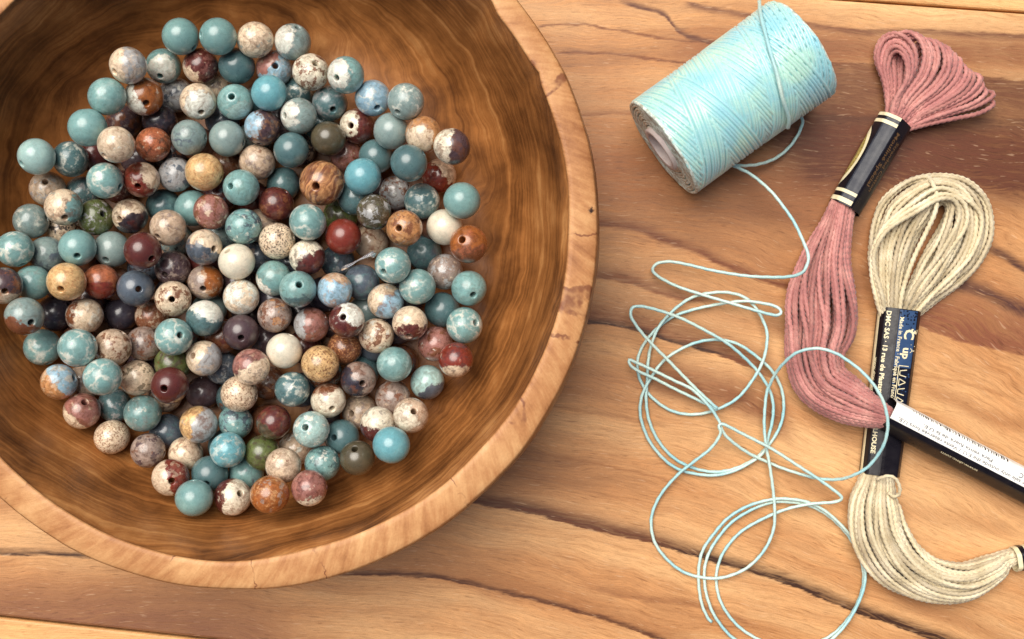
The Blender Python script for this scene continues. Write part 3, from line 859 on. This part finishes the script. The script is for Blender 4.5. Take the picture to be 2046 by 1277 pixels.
# loose cord, one continuous strand; (x px, y px, height cm)
LC = [(1463, 330, .75), (1501, 349, .80), (1538, 380, .9), (1563, 410, 1.0), (1586, 443, 1.1), (1603, 478, 1.22), (1615, 510, 1.32), (1612, 531, 1.34), (1601, 546, 1.28), (1576, 553, 1.1),
 (1538, 554, .85), (1488, 551, .6), (1426, 541, .42), (1375, 529, .35), (1340, 523, .3), (1315, 526, .28), (1304, 537, .25), (1313, 551, .22), (1350, 571, .2), (1397, 587, .3), (1447, 602, .4), (1512, 621, .5), (1549, 630, .5), (1561, 624, .48), (1549, 612, .42), (1512, 604, .32),
 (1480, 602, .25), (1430, 609, .18), (1381, 620, .14), (1341, 635, .10), (1308, 661, .07), (1285, 690, .05), (1274, 720, .05), (1277, 753, .05), (1295, 786, .06), (1325, 812, .08), (1355, 825, .09), (1391, 828, .1), (1430, 819, .12), (1473, 796, .2),
 (1506, 756, .28), (1526, 717, .3), (1533, 677, .3), (1529, 651, .28), (1512, 618, .22), (1489, 595, .2), (1457, 585, .2), (1424, 585, .2), (1384, 594, .18), (1348, 618, .2), (1318, 651, .2), (1302, 687, .18), (1295, 723, .15), (1293, 762, .15),
 (1291, 800, .13), (1297, 840, .11), (1315, 880, .1), (1345, 914, .09), (1385, 935, .08), (1430, 943, .07), (1475, 934, .07), (1515, 911, .07), (1545, 877, .07), (1562, 842, .08), (1566, 805, .12), (1559, 770, .15), (1540, 738, .17), (1510, 711, .18), (1475, 688, .2),
 (1437, 679, .2), (1397, 683, .2), (1358, 699, .2), (1325, 722, .2), (1300, 756, .2), (1283, 790, .18), (1279, 825, .15), (1287, 858, .13), (1303, 890, .12), (1334, 924, .11), (1368, 942, .1), (1418, 950, .1), (1458, 944, .12), (1495, 927, .14), (1526, 903, .15),
 (1536, 870, .16), (1543, 842, .18), (1545, 809, .2), (1536, 776, .22), (1512, 740, .25), (1480, 708, .3), (1447, 682, .34), (1397, 654, .4), (1358, 635, .46), (1315, 620, .52), (1279, 612, .55), (1263, 616, .55), (1261, 633, .55), (1279, 661, .52), (1305, 690, .48),
 (1332, 717, .45), (1364, 750, .42), (1397, 783, .4), (1424, 808, .38), (1434, 817, .36), (1421, 812, .34), (1390, 797, .3), (1350, 778, .3), (1309, 757, .32), (1276, 742, .36), (1259, 729, .38), (1257, 719, .38), (1270, 724, .38), (1299, 737, .4), (1348, 761, .44), (1384, 779, .46), (1417, 812, .46),
 (1437, 842, .44), (1444, 862, .42), (1460, 880, .36), (1495, 905, .24), (1542, 927, .16), (1573, 939, .18), (1620, 953, .3), (1651, 958, .45), (1682, 957, .7), (1709, 948, 1.0), (1734, 933, 1.15), (1755, 908, 1.3), (1769, 880, 1.45), (1774, 845, 1.55), (1767, 808, 1.6), (1756, 785, 1.6),
 (1742, 764, 1.58), (1717, 738, 1.5), (1687, 716, 1.42), (1670, 706, 1.4), (1641, 697, 1.35), (1614, 698, 1.25), (1588, 707, 1.1), (1565, 727, .85), (1550, 746, .6), (1538, 769, .4), (1531, 790, .32), (1527, 842, .3), (1530, 886, .3), (1537, 925, .28), (1544, 973, .24),
 (1548, 1020, .24), (1545, 1060, .22), (1526, 1101, .2), (1492, 1135, .18), (1449, 1153, .16), (1411, 1155, .15), (1368, 1144, .12), (1334, 1119, .10), (1309, 1085, .09), (1301, 1048, .09), (1306, 1017, .1), (1324, 983, .13), (1355, 948, .2), (1386, 923, .28), (1417, 899, .38), (1434, 878, .46),
 (1440, 862, .5), (1436, 851, .52), (1446, 848, .52), (1486, 868, .5), (1542, 897, .46), (1589, 927, .44), (1635, 957, .46), (1672, 984, .5), (1682, 995, .48), (1668, 1003, .42), (1620, 1007, .3), (1573, 1017, .2), (1526, 1036, .12), (1480, 1063, .07), (1449, 1098, .05), (1435, 1129, .04),
 (1431, 1160, .04), (1438, 1197, .04), (1457, 1231, .04), (1486, 1260, .04), (1530, 1284, .04), (1575, 1294, .05), (1620, 1288, .06), (1657, 1272, .07), (1685, 1248, .08), (1709, 1214, .09), (1724, 1172, .10), (1724, 1135, .11), (1711, 1098, .12), (1689, 1063, .13), (1653, 1029, .14), (1613, 1009, .15), (1573, 1003, .15), (1542, 1004, .14),
 (1505, 1017, .13), (1464, 1042, .12), (1436, 1073, .11), (1417, 1104, .1), (1408, 1135, .1), (1408, 1166, .1), (1414, 1197, .1), (1430, 1234, .1), (1465, 1275, .11), (1520, 1302, .13), (1575, 1310, .15), (1630, 1298, .17), (1672, 1268, .18), (1703, 1228, .19), (1725, 1178, .2), (1728, 1135, .21), (1714, 1093, .22), (1689, 1058, .23), (1650, 1022, .24), (1612, 1003, .24), (1573, 997, .24), (1542, 998, .22),
 (1495, 1011, .2), (1455, 1035, .18), (1427, 1066, .16), (1405, 1098, .14), (1397, 1129, .12), (1396, 1166, .1), (1402, 1206, .08), (1414, 1234, .06), (1422, 1243, .05)]
def cord(ptl):
    q = spline([P(*p) for p in ptl], .045) - so
    return tube(q, CR_ * .95, 6, lobes=3, lobe_amp=.16, twist_per_cm=18)
a = cord(LC)
b = cord([(1585, 215, .5), (1603, 238, .42), (1598, 262, .35), (1578, 293, .3), (1550, 316, .34), (1517, 328, .5), (1485, 331, .66), (1463, 328, .80), (1440, 312, .9)])
# strand that leaves the windings and slants across the top of the spool
cross = []
for x, y in [(1517, 3), (1520, 30), (1530, 70), (1541, 110), (1553, 150), (1563, 195), (1576, 236), (1574, 256)]:
    z = 2.2
    for _ in range(6):
        q = P(x, y, z); rel = q - A0; lat = rel @ side; z = A0[2] + math.sqrt(max(0, (SR + .045) ** 2 - lat ** 2)) * upv[2]
    cross.append(P(x, y, z))
c = tube(spline(cross, .05) - so, CR_ * 1.1, 6, lobes=3, lobe_amp=.16, twist_per_cm=18)
v, f = merge([a, b, c]); o = mesh_obj('loose_cord', v, f, m_loose, spool); o['label'] = 'loose end of the aqua cord tangled in rings and loops on the table'

# ------------------------------------------------------------------ embroidery floss
def floss_mat(name, c1, c2, c3):
    N = NT(name); co = N.n('ShaderNodeTexCoord').outputs['Object']
    a = N.noise(co, 2.2, 3, .6); f = N.noise(co, 55, 3, .7)
    col = N.ramp(a, [(.3, c1), (.5, c2), (.7, c3)])
    col = N.mix(1.0, col, N.ramp(f, [(.3, (.74, .70, .70)), (.5, (1, 1, 1)), (.72, (1.16, 1.14, 1.14))]), 'MULTIPLY')
    rnd = N.n('ShaderNodeObjectInfo').outputs['Random']
    col = N.mix(1.0, col, N.ramp(rnd, [(0, (.74, .70, .68)), (.35, (.95, .94, .93)), (1, (1.12, 1.12, 1.12))]), 'MULTIPLY')
    N.bump(f, .5, .012)
    return N.fin(col, .62, .3, sheen=.35)
m_pink = floss_mat('dusty_pink_cotton', lin(168, 108, 106), lin(190, 128, 122), lin(212, 154, 144))
m_sand = floss_mat('sand_cotton', lin(196, 180, 144), lin(216, 202, 168), lin(234, 222, 192))

def strand(path, rad, mat, parent, org, ph):
    v, f = tube(np.asarray(path)[:, :3] - org, rad, 8, lobes=2, lobe_amp=.24, twist_per_cm=8, phase=ph)
    return mesh_obj('strand', v, f, mat, parent)

def bundle(ctrl, n_out, n_in, rad, mat, parent, org, twist=1.0, seed=1, wob=.10, step=.045):
    """ctrl: (px, py, base height, half width, half height)"""
    r_ = np.random.default_rng(seed)
    c = spline([(*P(x, y, zb + hh), a_, hh) for x, y, zb, a_, hh in ctrl], step)
    pth = c[:, :3]; t = np.gradient(pth, axis=0); t /= np.linalg.norm(t, axis=1)[:, None]
    sd_ = np.cross(t, [0, 0, 1]); sd_ /= np.linalg.norm(sd_, axis=1)[:, None]
    s = np.linspace(0, 1, len(c))
    items = [(1.0, 2 * math.pi * i / n_out) for i in range(n_out)] + [(.62, 2 * math.pi * i / n_in + .1) for i in range(n_in)]
    for q, ang0 in items:
        k1, k2 = r_.uniform(0, 6.28, 2); w = wob * np.sin(math.pi * s) ** .7
        ang = ang0 + twist * (s - .5) + w * 2.0 * np.sin(s * r_.uniform(3, 7) + k1)
        rr0 = q * (r_.uniform(.90, 1.0)) * (1 + w * .6 * np.sin(s * r_.uniform(4, 9) + k2))
        ca, sa = np.cos(ang), np.sin(ang)
        off = sd_ * (ca * rr0 * (c[:, 3] - rad))[:, None]
        p = pth + off; p[:, 2] += sa * rr0 * (c[:, 4] - rad)
        p[:, 2] = np.maximum(p[:, 2], rad)
        rs = rad * np.interp(c[:, 3], [.25, .5, .8], [.80, .98, 1.08])
        strand(p, rs, mat, parent, org, r_.uniform(0, 6))

# labels: a folded paper band wrapped round the skein
class Band:
    def __init__(s, p0, p1, sect, org, shift0=0.0, scale1=1.0):
        s.p0, s.p1, s.org = np.array(p0, float), np.array(p1, float), org
        s.L = np.linalg.norm(s.p1 - s.p0); s.ax = (s.p1 - s.p0) / s.L
        sd_ = np.cross([0, 0, 1], s.ax); s.sd = sd_ / np.linalg.norm(sd_)      # to the left of the axis seen from above
        s.up = np.cross(s.ax, s.sd); s.scale1 = scale1
        # round the corners of the section a little
        q = np.array(sect, float)
        for _ in range(2):
            n = np.roll(q, -1, 0); q = np.stack([q * .86 + n * .14, q * .14 + n * .86], 1).reshape(-1, 2)
        s.sec = q; d = np.linalg.norm(np.roll(q, -1, 0) - q, axis=1); s.cum = np.concatenate([[0], np.cumsum(d)])
    def pt(s, u, w, t):
        k = 1 + (s.scale1 - 1) * t / s.L
        return s.p0 - s.org + s.ax * t + (s.sd * u + s.up * w) * k
    def at(s, a, t, lift=0.0):
        a = a % s.cum[-1]; i = int(np.searchsorted(s.cum, a, 'right') - 1); i = min(i, len(s.sec) - 1)
        p, q = s.sec[i], s.sec[(i + 1) % len(s.sec)]; d = q - p; L = np.linalg.norm(d) + 1e-9
        f = (a - s.cum[i]) / L; nn = np.array([d[1], -d[0]]) / L
        if s.ccw: nn = nn
        x = p + d * f + nn * lift
        return s.pt(x[0], x[1], t)
    def setup(s):
        q = s.sec; area = .5 * np.sum(q[:, 0] * np.roll(q[:, 1], -1) - np.roll(q[:, 0], -1) * q[:, 1]); s.ccw = area > 0
        if not s.ccw:
            s.sec = q[::-1].copy(); d = np.linalg.norm(np.roll(s.sec, -1, 0) - s.sec, axis=1); s.cum = np.concatenate([[0], np.cumsum(d)])
            s.ccw = True
    def body(s, mat, parent, thick=.015):
        n = len(s.sec); V, F = [], []
        ts = np.linspace(0, s.L, 24); c = s.sec.mean(0)
        for k in (0, 1):
            for t in ts:
                for q in s.sec:
                    x = q - (q - c) / np.linalg.norm(q - c) * thick * k; V.append(s.pt(x[0], x[1], t))
        m = len(ts)
        for k in (0, 1):
            for i in range(m - 1):
                for j in range(n):
                    j2 = (j + 1) % n; b = k * m * n + i * n; ff = (b + j, b + j2, b + n + j2, b + n + j); F.append(ff if k else ff[::-1])
        for i in (0, m - 1):
            for j in range(n):
                j2 = (j + 1) % n; F.append((i * n + j, i * n + j2, m * n + i * n + j2, m * n + i * n + j))
        return mesh_obj('paper_band', V, F, mat, parent, smooth=False)
    def patch(s, a0, a1, t0, t1, lift=.004, na=10, nt=10, shape=None):
        """rectangle (or shape(fa, ft) -> keep) printed on the band"""
        V, F = [], []
        lo_, hi_ = min(a0, a1), max(a0, a1)
        arcs = sorted({round(float(q), 5) for q in list(np.linspace(lo_, hi_, na + 1)) + [q for q in s.cum if lo_ < q < hi_]})
        na = len(arcs) - 1
        for i in range(nt + 1):
            for j in range(na + 1): V.append(s.at(arcs[j], t0 + (t1 - t0) * i / nt, lift))
        for i in range(nt):
            for j in range(na):
                if shape is None or shape((j + .5) / na, (i + .5) / nt):
                    b = i * (na + 1) + j; F.append((b, b + 1, b + na + 2, b + na + 1))
        return V, F
    def text(s, body, size, a, t, dir_t=1, lift=.006, bold=0.0, sx=1.0, length=None):
        """text running along the axis; a = arc position of the base line; dir_t -1 reads the other way (upside down)"""
        cu = bpy.data.curves.new('t', 'FONT'); cu.body = body; cu.size = size; cu.offset = bold; cu.resolution_u = 2
        ob = bpy.data.objects.new('t', cu); C.objects.link(ob)
        dg = bpy.context.evaluated_depsgraph_get(); me = bpy.data.meshes.new_from_object(ob.evaluated_get(dg))
        if length: sx = length / max(v.co.x for v in me.vertices)
        V = [s.at(a - dir_t * v.co.y, t + dir_t * v.co.x * sx, lift) for v in me.vertices]
        F = [tuple(p.vertices) for p in me.polygons]
        bpy.data.objects.remove(ob); bpy.data.curves.remove(cu); bpy.data.meshes.remove(me)
        return V, F

def ellipse(b, ac, tc, wa, wt, r0, r1, lift=.005, n=48, m=3):
    V, F = [], []
    for i in range(m + 1):
        r = r0 + (r1 - r0) * i / m
        for j in range(n):
            f = 2 * math.pi * j / n; V.append(b.at(ac + wa * r * math.cos(f), tc + wt * r * math.sin(f), lift))
    for i in range(m):
        for j in range(n): F.append((i * n + j, i * n + (j + 1) % n, (i + 1) * n + (j + 1) % n, (i + 1) * n + j))
    return V, F
def line(b, pts, w=.012, lift=.006):
    parts = []
    for (a0, t0), (a1, t1) in zip(pts[:-1], pts[1:]):
        L = math.hypot(a1 - a0, t1 - t0) + 1e-9; na, nt = -(t1 - t0) / L * w / 2, (a1 - a0) / L * w / 2
        n = max(1, int(L / .06)); V, F = [], []
        for k in range(n + 1):
            a, t = a0 + (a1 - a0) * k / n, t0 + (t1 - t0) * k / n
            V += [b.at(a + na, t + nt, lift), b.at(a - na, t - nt, lift)]
        F = [(2 * k, 2 * k + 1, 2 * k + 3, 2 * k + 2) for k in range(n)]
        parts.append((V, F))
    return merge(parts)

def paper(name, c, rough=.32, spec=.5):
    N = NT(name); co = N.n('ShaderNodeTexCoord').outputs['Object']
    n1 = N.noise(co, 5, 4, .6)
    N.bump(n1, .12, .05)
    return N.fin(N.mix(1.0, c, N.ramp(n1, [(.3, (.85, .85, .86)), (.7, (1.12, 1.12, 1.12))]), 'MULTIPLY'), N.sm(n1, .3, .7, rough, rough + .14), spec)
m_black = paper('black_gloss_paper', lin(24, 20, 26), .26, .4)
m_navy = paper('navy_facet_gloss', lin(22, 26, 42), .24, .35)  # tone for band facets; on the first band it is a painted reflection
m_blue = paper('blue_facet', lin(52, 78, 116), .3, .6)
m_white = paper('white_paper', lin(250, 248, 240), .5, .3)
m_cream = paper('cream_print', lin(238, 226, 186), .42, .4)
m_gold = paper('gold_print', lin(176, 156, 88), .4, .5)
m_bronze = paper('bronze_print', lin(112, 82, 52), .4, .5)
m_ink = paper('grey_ink', lin(96, 96, 104), .5, .3)
m_blk = paper('barcode_ink', lin(22, 20, 22), .5, .3)

# --- pink skein
po = np.array([*P(1640, 600, 0)[:2], 0.0])
pink = empty('embroidery_floss_skein', po, 'dusty pink embroidery floss skein with two black bands, loops fanned at top', 'floss skein')
# first band
b1 = Band(P(1779, 247, .0) + [0, 0, .12], P(1681, 418, .0) + [0, 0, .06], [(-.36, .04), (-.40, .26), (-.30, .50), (-.10, .60), (.04, .62), (.33, .40), (.40, .16), (.32, .02), (-.3, .0)], po, scale1=.94)
# seen along the axis (running down the picture): +u is to the left of travel, i.e. the right side of the picture
b1.setup(); b1.body(m_black, pink)
def arc_of(b, u, w):
    return b.cum[int(np.argmin(((b.sec - [u, w]) ** 2).sum(1)))]
def printed(name, vf, mat, band):
    return mesh_obj(name, vf[0], vf[1], mat, band, smooth=False)
pb1 = bpy.data.objects['paper_band']
aR = arc_of(b1, .04, .62); aM = arc_of(b1, -.10, .60); aL = arc_of(b1, -.40, .26) + .16; L1 = b1.L
printed('facet_sheen', b1.patch(aR + .01, aM + .22, .0, L1, .003, 14, 30), m_navy, pb1)  # reflection on the black paper, put into this facet as navy colour
for t0, t1 in ((.0, .075), (.155, .235), (L1 - .31, L1 - .235), (L1 - .13, L1 - .03)):
    printed('cream_stripe', b1.patch(aR + .015, aL - .05, t0, t1, .007, 16, 2), m_cream, pb1)
ec = aL + .0; et = .49 * L1
printed('emblem_ring', ellipse(b1, ec, et, .40, .36 * L1, .80, 1.0, .008), m_cream, pb1)
printed('emblem_field', ellipse(b1, ec, et, .40, .36 * L1, .0, .80, .006), m_gold, pb1)
dots = [ellipse(b1, ec + .36 * .78 * math.cos(f), et + .33 * L1 * .78 * math.sin(f), .016, .016, 0, 1, .010, 8, 1) for f in np.linspace(2.0, 4.3, 15)]
printed('emblem_dots', merge(dots), m_bronze, pb1)
printed('lettering', merge([b1.text('Moulin\u00e9 Sp\u00e9cial', .15, aR - .06 , .28, length=1.3, bold=.002), b1.text('Stranded Cotton', .12, aR - .21, .45, length=1.2, bold=.001)]), m_bronze, pb1)

bundle([(1692, 390, .10, .24, .2), (1684, 410, .08, .30, .24), (1670, 455, .02, .38, .30), (1650, 520, 0, .56, .36), (1641, 590, 0, .78, .42), (1638, 650, 0, .80, .44),
        (1628, 705, .0, .66, .42), (1640, 760, .05, .60, .40), (1690, 797, .25, .54, .36), (1735, 820, .46, .40, .28), (1778, 836, .55, .24, .2)],
       40, 24, .048, m_pink, pink, po, twist=1.3, seed=11)
# loops at the top
def loop(ctrl, rad, mat, parent, org, ph):
    strand(spline(ctrl, .045), rad, mat, parent, org, ph)
NKx, NKy = 1784, 250
r_ = np.random.default_rng(5)
nl = 36
for i in range(nl):
    s = i / (nl - 1)
    if i < 9: phi = 88 - r_.uniform(0, 3) ; ln = 148 + i * 4.4; hw = 20 + i * 2.6
    else:
        q = (i - 9) / (nl - 10); phi = np.interp(q, [0, .3, .6, .8, 1], [80, 62, 42, 28, 13]) + r_.uniform(-1.5, 1.5)
        ln = np.interp(q, [0, .3, .6, .8, 1], [184, 186, 182, 196, 208]) + r_.uniform(-6, 5); hw = np.interp(q, [0, .5, 1], [38, 30, 15]) * r_.uniform(.8, 1.1)
    a = math.radians(phi); dx, dy = math.cos(a), -math.sin(a); lx, ly = -dy, dx   # lateral: clockwise side on the picture
    nk = np.interp(s, [0, 1], [-.55, .85]) * 24                                # where in the neck it starts
    nxx, nyy = .87, .49
    def q_(al, la, z, k=0): return P(NKx + nxx * nk * (1 - k) + dx * al + lx * la, NKy + nyy * nk * (1 - k) + dy * al + ly * la, z)
    hi = .62 - .16 * s + r_.uniform(-.05, .05); lo = .12 + .12 * (1 - s) + r_.uniform(-.03, .05)
    st = .22 + r_.uniform(0, .26)
    ctrl = [q_(-34, r_.uniform(-4, 4), st), q_(-6, 2, st + .05), q_(ln * .30, hw * .35, hi * .85, .4), q_(ln * .60, hw * .95, hi, 1), q_(ln * .82, hw * .95, hi + .03, 1), q_(ln * .96, hw * .45, hi, 1),
            q_(ln, -hw * .15, (hi + lo) / 2 + .08, 1), q_(ln * .92, -hw * .75, lo + .1, 1), q_(ln * .72, -hw * .95, lo + .03, 1), q_(ln * .42, -hw * .45, lo + .02, .8), q_(0, -3, lo + .05, 0), q_(-34, -3, st - .08)]
    loop(ctrl, .047, m_pink, pink, po, r_.uniform(0, 6))

# second pink band
b3 = Band(P(1760, 824, .55) + [0, 0, -.0], P(2170, 1036, .05), [(.36, .02), (.375, .20), (.31, .47), (.24, .53), (-.08, .53), (-.18, .46), (-.35, .16), (-.33, .02)], po)
b3.setup(); pb3 = b3.body(m_black, pink); pb3['label'] = 'band with a white barcode face and black side, leaving the frame'
a0 = arc_of(b3, .375, .20); a1 = arc_of(b3, -.08, .53); aE = arc_of(b3, .31, .47); L3 = b3.L
printed('white_face', b3.patch(a0 - .05, a1 - .03, 0, L3, .003, 14, 60), m_white, pb3)
bars = []; t = .42; rb = np.random.default_rng(12)
while t < 2.75:
    w = rb.choice([.014, .022, .034], p=[.5, .3, .2]); bars.append(b3.patch(aE - .09, aE + .035 + .02 * (t > 1.2), t, t + w, .006, 5, 1)); t += w + rb.choice([.022, .034, .055])
printed('barcode', merge(bars), m_blk, pb3)
printed('lettering', merge([b3.text('for sale only outside the E.U. / Vente r\u00e9serv\u00e9e hors U.E.', .105, a1 - .135, 3.42, -1, .006, .001, length=3.25),
                            b3.text('Para venta fuera de la U.E.', .095, a1 - .245, 2.45, -1, .006, .001, length=1.72),
                            b3.text('C', .15, a1 - .27, 3.22, -1, .006, .002)]), m_ink, pb3)
printed('web_address', b3.text('www.dmc.com', .105, a1 + .11, 2.30, -1, .006, .002, length=.92), m_cream, pb3)

# --- sand coloured skein
so2 = np.array([*P(1790, 780, 0)[:2], 0.0])
sand = empty('embroidery_floss_skein', so2, 'pale sand coloured embroidery floss skein bent in a curve, with a black and blue band', 'floss skein')
b2 = Band(P(1791, 618, 0), P(1752, 946, 0), [(-.45, .03), (-.46, .28), (-.38, .46), (-.07, .53), (.32, .47), (.45, .30), (.43, .03)], so2, scale1=.93)
b2.setup(); pb2 = b2.body(m_black, sand); L2 = b2.L
aR = arc_of(b2, -.07, .53); aLs = arc_of(b2, -.46, .28); aRt = arc_of(b2, .32, .47)
printed('blue_facet', b2.patch(aRt + .02, aR - .01, .02, 1.26, .003, 8, 12), m_blue, pb2)  # bluer colour on the facet beside the ridge, navy further along
printed('navy_facet', b2.patch(aRt + .02, aR - .01, 1.26, 2.1, .003, 8, 12), m_navy, pb2)
spk = [ellipse(b2, aR - rb.uniform(.02, .40), rb.uniform(.04, .40), rb.uniform(.01, .03), rb.uniform(.01, .03), 0, 1, .005, 6, 1) for _ in range(26)]
printed('navy_flecks', merge(spk), m_navy, pb2)
spk = [ellipse(b2, aR - rb.uniform(.02, .40), rb.uniform(1.3, 2.05), rb.uniform(.01, .025), rb.uniform(.01, .03), 0, 1, .005, 6, 1) for _ in range(22)]
printed('blue_flecks', merge(spk), m_blue, pb2)
printed('paper_edge', b2.patch(aLs - .02, aLs + .10, .0, L2, .006, 3, 30), m_cream, pb2)
pbig = b2; printed('lettering', merge([b2.text('DMC SAS \u00b7 13 rue de Pfastatt \u00b7 68057 MULHOUSE', .140, aR + .26, .07, length=3.10, bold=.004),
                            b2.text('Made in France \u00b7 Fabriqu\u00e9 en France', .125, aR - .03, .17, length=1.80, bold=.002),
                            b2.text('www.dmc.com', .09, aLs - .02, 1.1, length=.75, bold=.002)]), m_cream, pb2)
printed('logo', merge([b2.text('C', .32, aR - .17, .42, bold=.010), b2.text('3', .25, aR - .32, .40, bold=.010), b2.text('up', .25, aR - .18, .82, bold=.008), b2.text('/ A', .15, aR - .35, .74, bold=.003)]), m_cream, pb2)
q0, q1 = aR - .13, aR - .36
sym = [line(b2, [(q1, 1.22), (q0, 1.22), (q0, 2.12), (q1, 2.12)], .018)]
for k, t in enumerate((1.30, 1.50, 1.70, 1.90)):
    m_ = (q0 + q1) / 2
    if k % 2 == 0: sym.append(line(b2, [(q1 + .03, t), (q0 - .04, t + .03), (q0 - .04, t + .12), (q1 + .03, t + .15)], .018))
    else: sym.append(line(b2, [(q0 - .04, t), (q1 + .03, t + .07), (q0 - .04, t + .15), (q0 - .04, t)], .018))
printed('care_symbols', merge(sym), m_cream, pb2)

bundle([(1758, 915, .10, .30, .14), (1755, 938, .08, .34, .17), (1750, 972, .03, .44, .26), (1746, 1015, 0, .58, .38), (1757, 1070, 0, .62, .4), (1795, 1122, 0, .60, .38), (1855, 1156, 0, .52, .36), (1925, 1162, 0, .45, .34),
        (1985, 1136, .0, .34, .26), (2014, 1116, .06, .22, .14), (2075, 1105, .07, .2, .12)], 38, 22, .048, m_sand, sand, so2, twist=-1.2, seed=23)
inner = [(1794, 640), (1800, 600), (1818, 520), (1850, 446), (1872, 406), (1886, 400), (1888, 430), (1866, 474), (1844, 506), (1816, 560), (1802, 604), (1798, 640)]
outer = [(1765, 640), (1757, 600), (1744, 540), (1741, 470), (1766, 396), (1822, 356), (1890, 347), (1952, 375), (1984, 434), (1973, 504), (1925, 562), (1866, 604), (1822, 640)]
def rs2(p, n=14):
    q = spline([(a, b, 0) for a, b in p], 2.0); i = np.linspace(0, len(q) - 1, n); return np.stack([np.interp(i, np.arange(len(q)), q[:, k]) for k in (0, 1)], 1)
I_, O_ = rs2(inner), rs2(outer)
r_ = np.random.default_rng(9); nb = 23
for i in range(nb):
    s = (i + .5) / nb if i < 13 else (i - 13 + .5) / (nb - 13); lay = 0 if i < 13 else 1
    s = (i + .5) / 13 if lay == 0 else (i - 13 + .5) / 10
    sj = s + r_.uniform(-.02, .02); wob = r_.normal(0, 2.2, (14, 2)); wob[[0, 1, -1, -2]] *= .4
    q = I_ * (1 - sj) + O_ * sj + wob
    mound = .38 * math.sin(math.pi * min(1, .18 + s * .82)) + .12
    if lay == 1: mound = .06 + .1 * s
    prof = np.interp(np.linspace(0, 1, 14), [0, .12, .35, .5, .75, .9, 1], [.6, .75, .9, 1, 1.05, .9, .7])
    z = np.maximum(.06, mound * prof + r_.normal(0, .02, 14) + r_.normal(0, .08)); z[0] = .2; z[-1] = .22
    loop([P(x, y, zz_) for (x, y), zz_ in zip(q, z)], .049, m_sand, sand, so2, r_.uniform(0, 6))
for pts in ([(1768, 640, .3), (1757, 590, .45), (1744, 530, .5), (1752, 484, .58), (1790, 440, .66), (1840, 408, .68), (1885, 388, .66), (1925, 405, .62), (1930, 450, .6), (1890, 510, .58), (1840, 575, .5), (1812, 640, .3)],
            [(1770, 640, .3), (1762, 590, .5), (1748, 540, .52), (1748, 500, .6), (1775, 458, .68), (1830, 424, .7), (1876, 398, .72), (1908, 402, .66), (1915, 440, .6), (1880, 505, .58), (1830, 575, .5), (1808, 640, .3)],
            [(1764, 640, .25), (1752, 600, .4), (1742, 550, .45), (1744, 500, .55), (1768, 452, .62), (1815, 412, .66), (1868, 378, .68), (1905, 384, .62), (1960, 430, .5), (1940, 510, .5), (1862, 590, .45), (1818, 640, .3)],
            [(1854, 354, .22), (1864, 368, .55), (1872, 395, .66), (1868, 425, .62), (1850, 465, .52), (1826, 515, .5), (1808, 565, .48), (1800, 600, .45), (1797, 640, .3)]):
    loop([P(*p) for p in pts], .049, m_sand, sand, so2, r_.uniform(0, 6))
loop([P(*p) for p in [(1752, 958, .55), (1762, 954, .66), (1776, 951, .74), (1790, 957, .78), (1798, 974, .74), (1796, 988, .66), (1785, 992, .62), (1775, 984, .62)]], .035, m_sand, sand, so2, 0)
b4 = Band(P(2017, 1114, .02), P(2230, 1078, .02), [(-.26, .04), (-.27, .26), (-.16, .42), (.14, .44), (.27, .28), (.26, .04)], so2)
b4.setup(); pb4 = b4.body(m_cream, sand)
printed('black_stripe', b4.patch(.02, b4.cum[-1] * .96, .10, .21, .006, 30, 2), m_black, pb4)
printed('black_print', b4.patch(.02, b4.cum[-1] * .96, .34, b4.L, .006, 30, 8), m_black, pb4)

bpy.context.view_layer.update()
tris = sum(sum(len(p.vertices) - 2 for p in o.data.polygons) for o in scene.objects if o.type == 'MESH' and o.name.split('.')[0] != 'bead')
print('tris', tris)
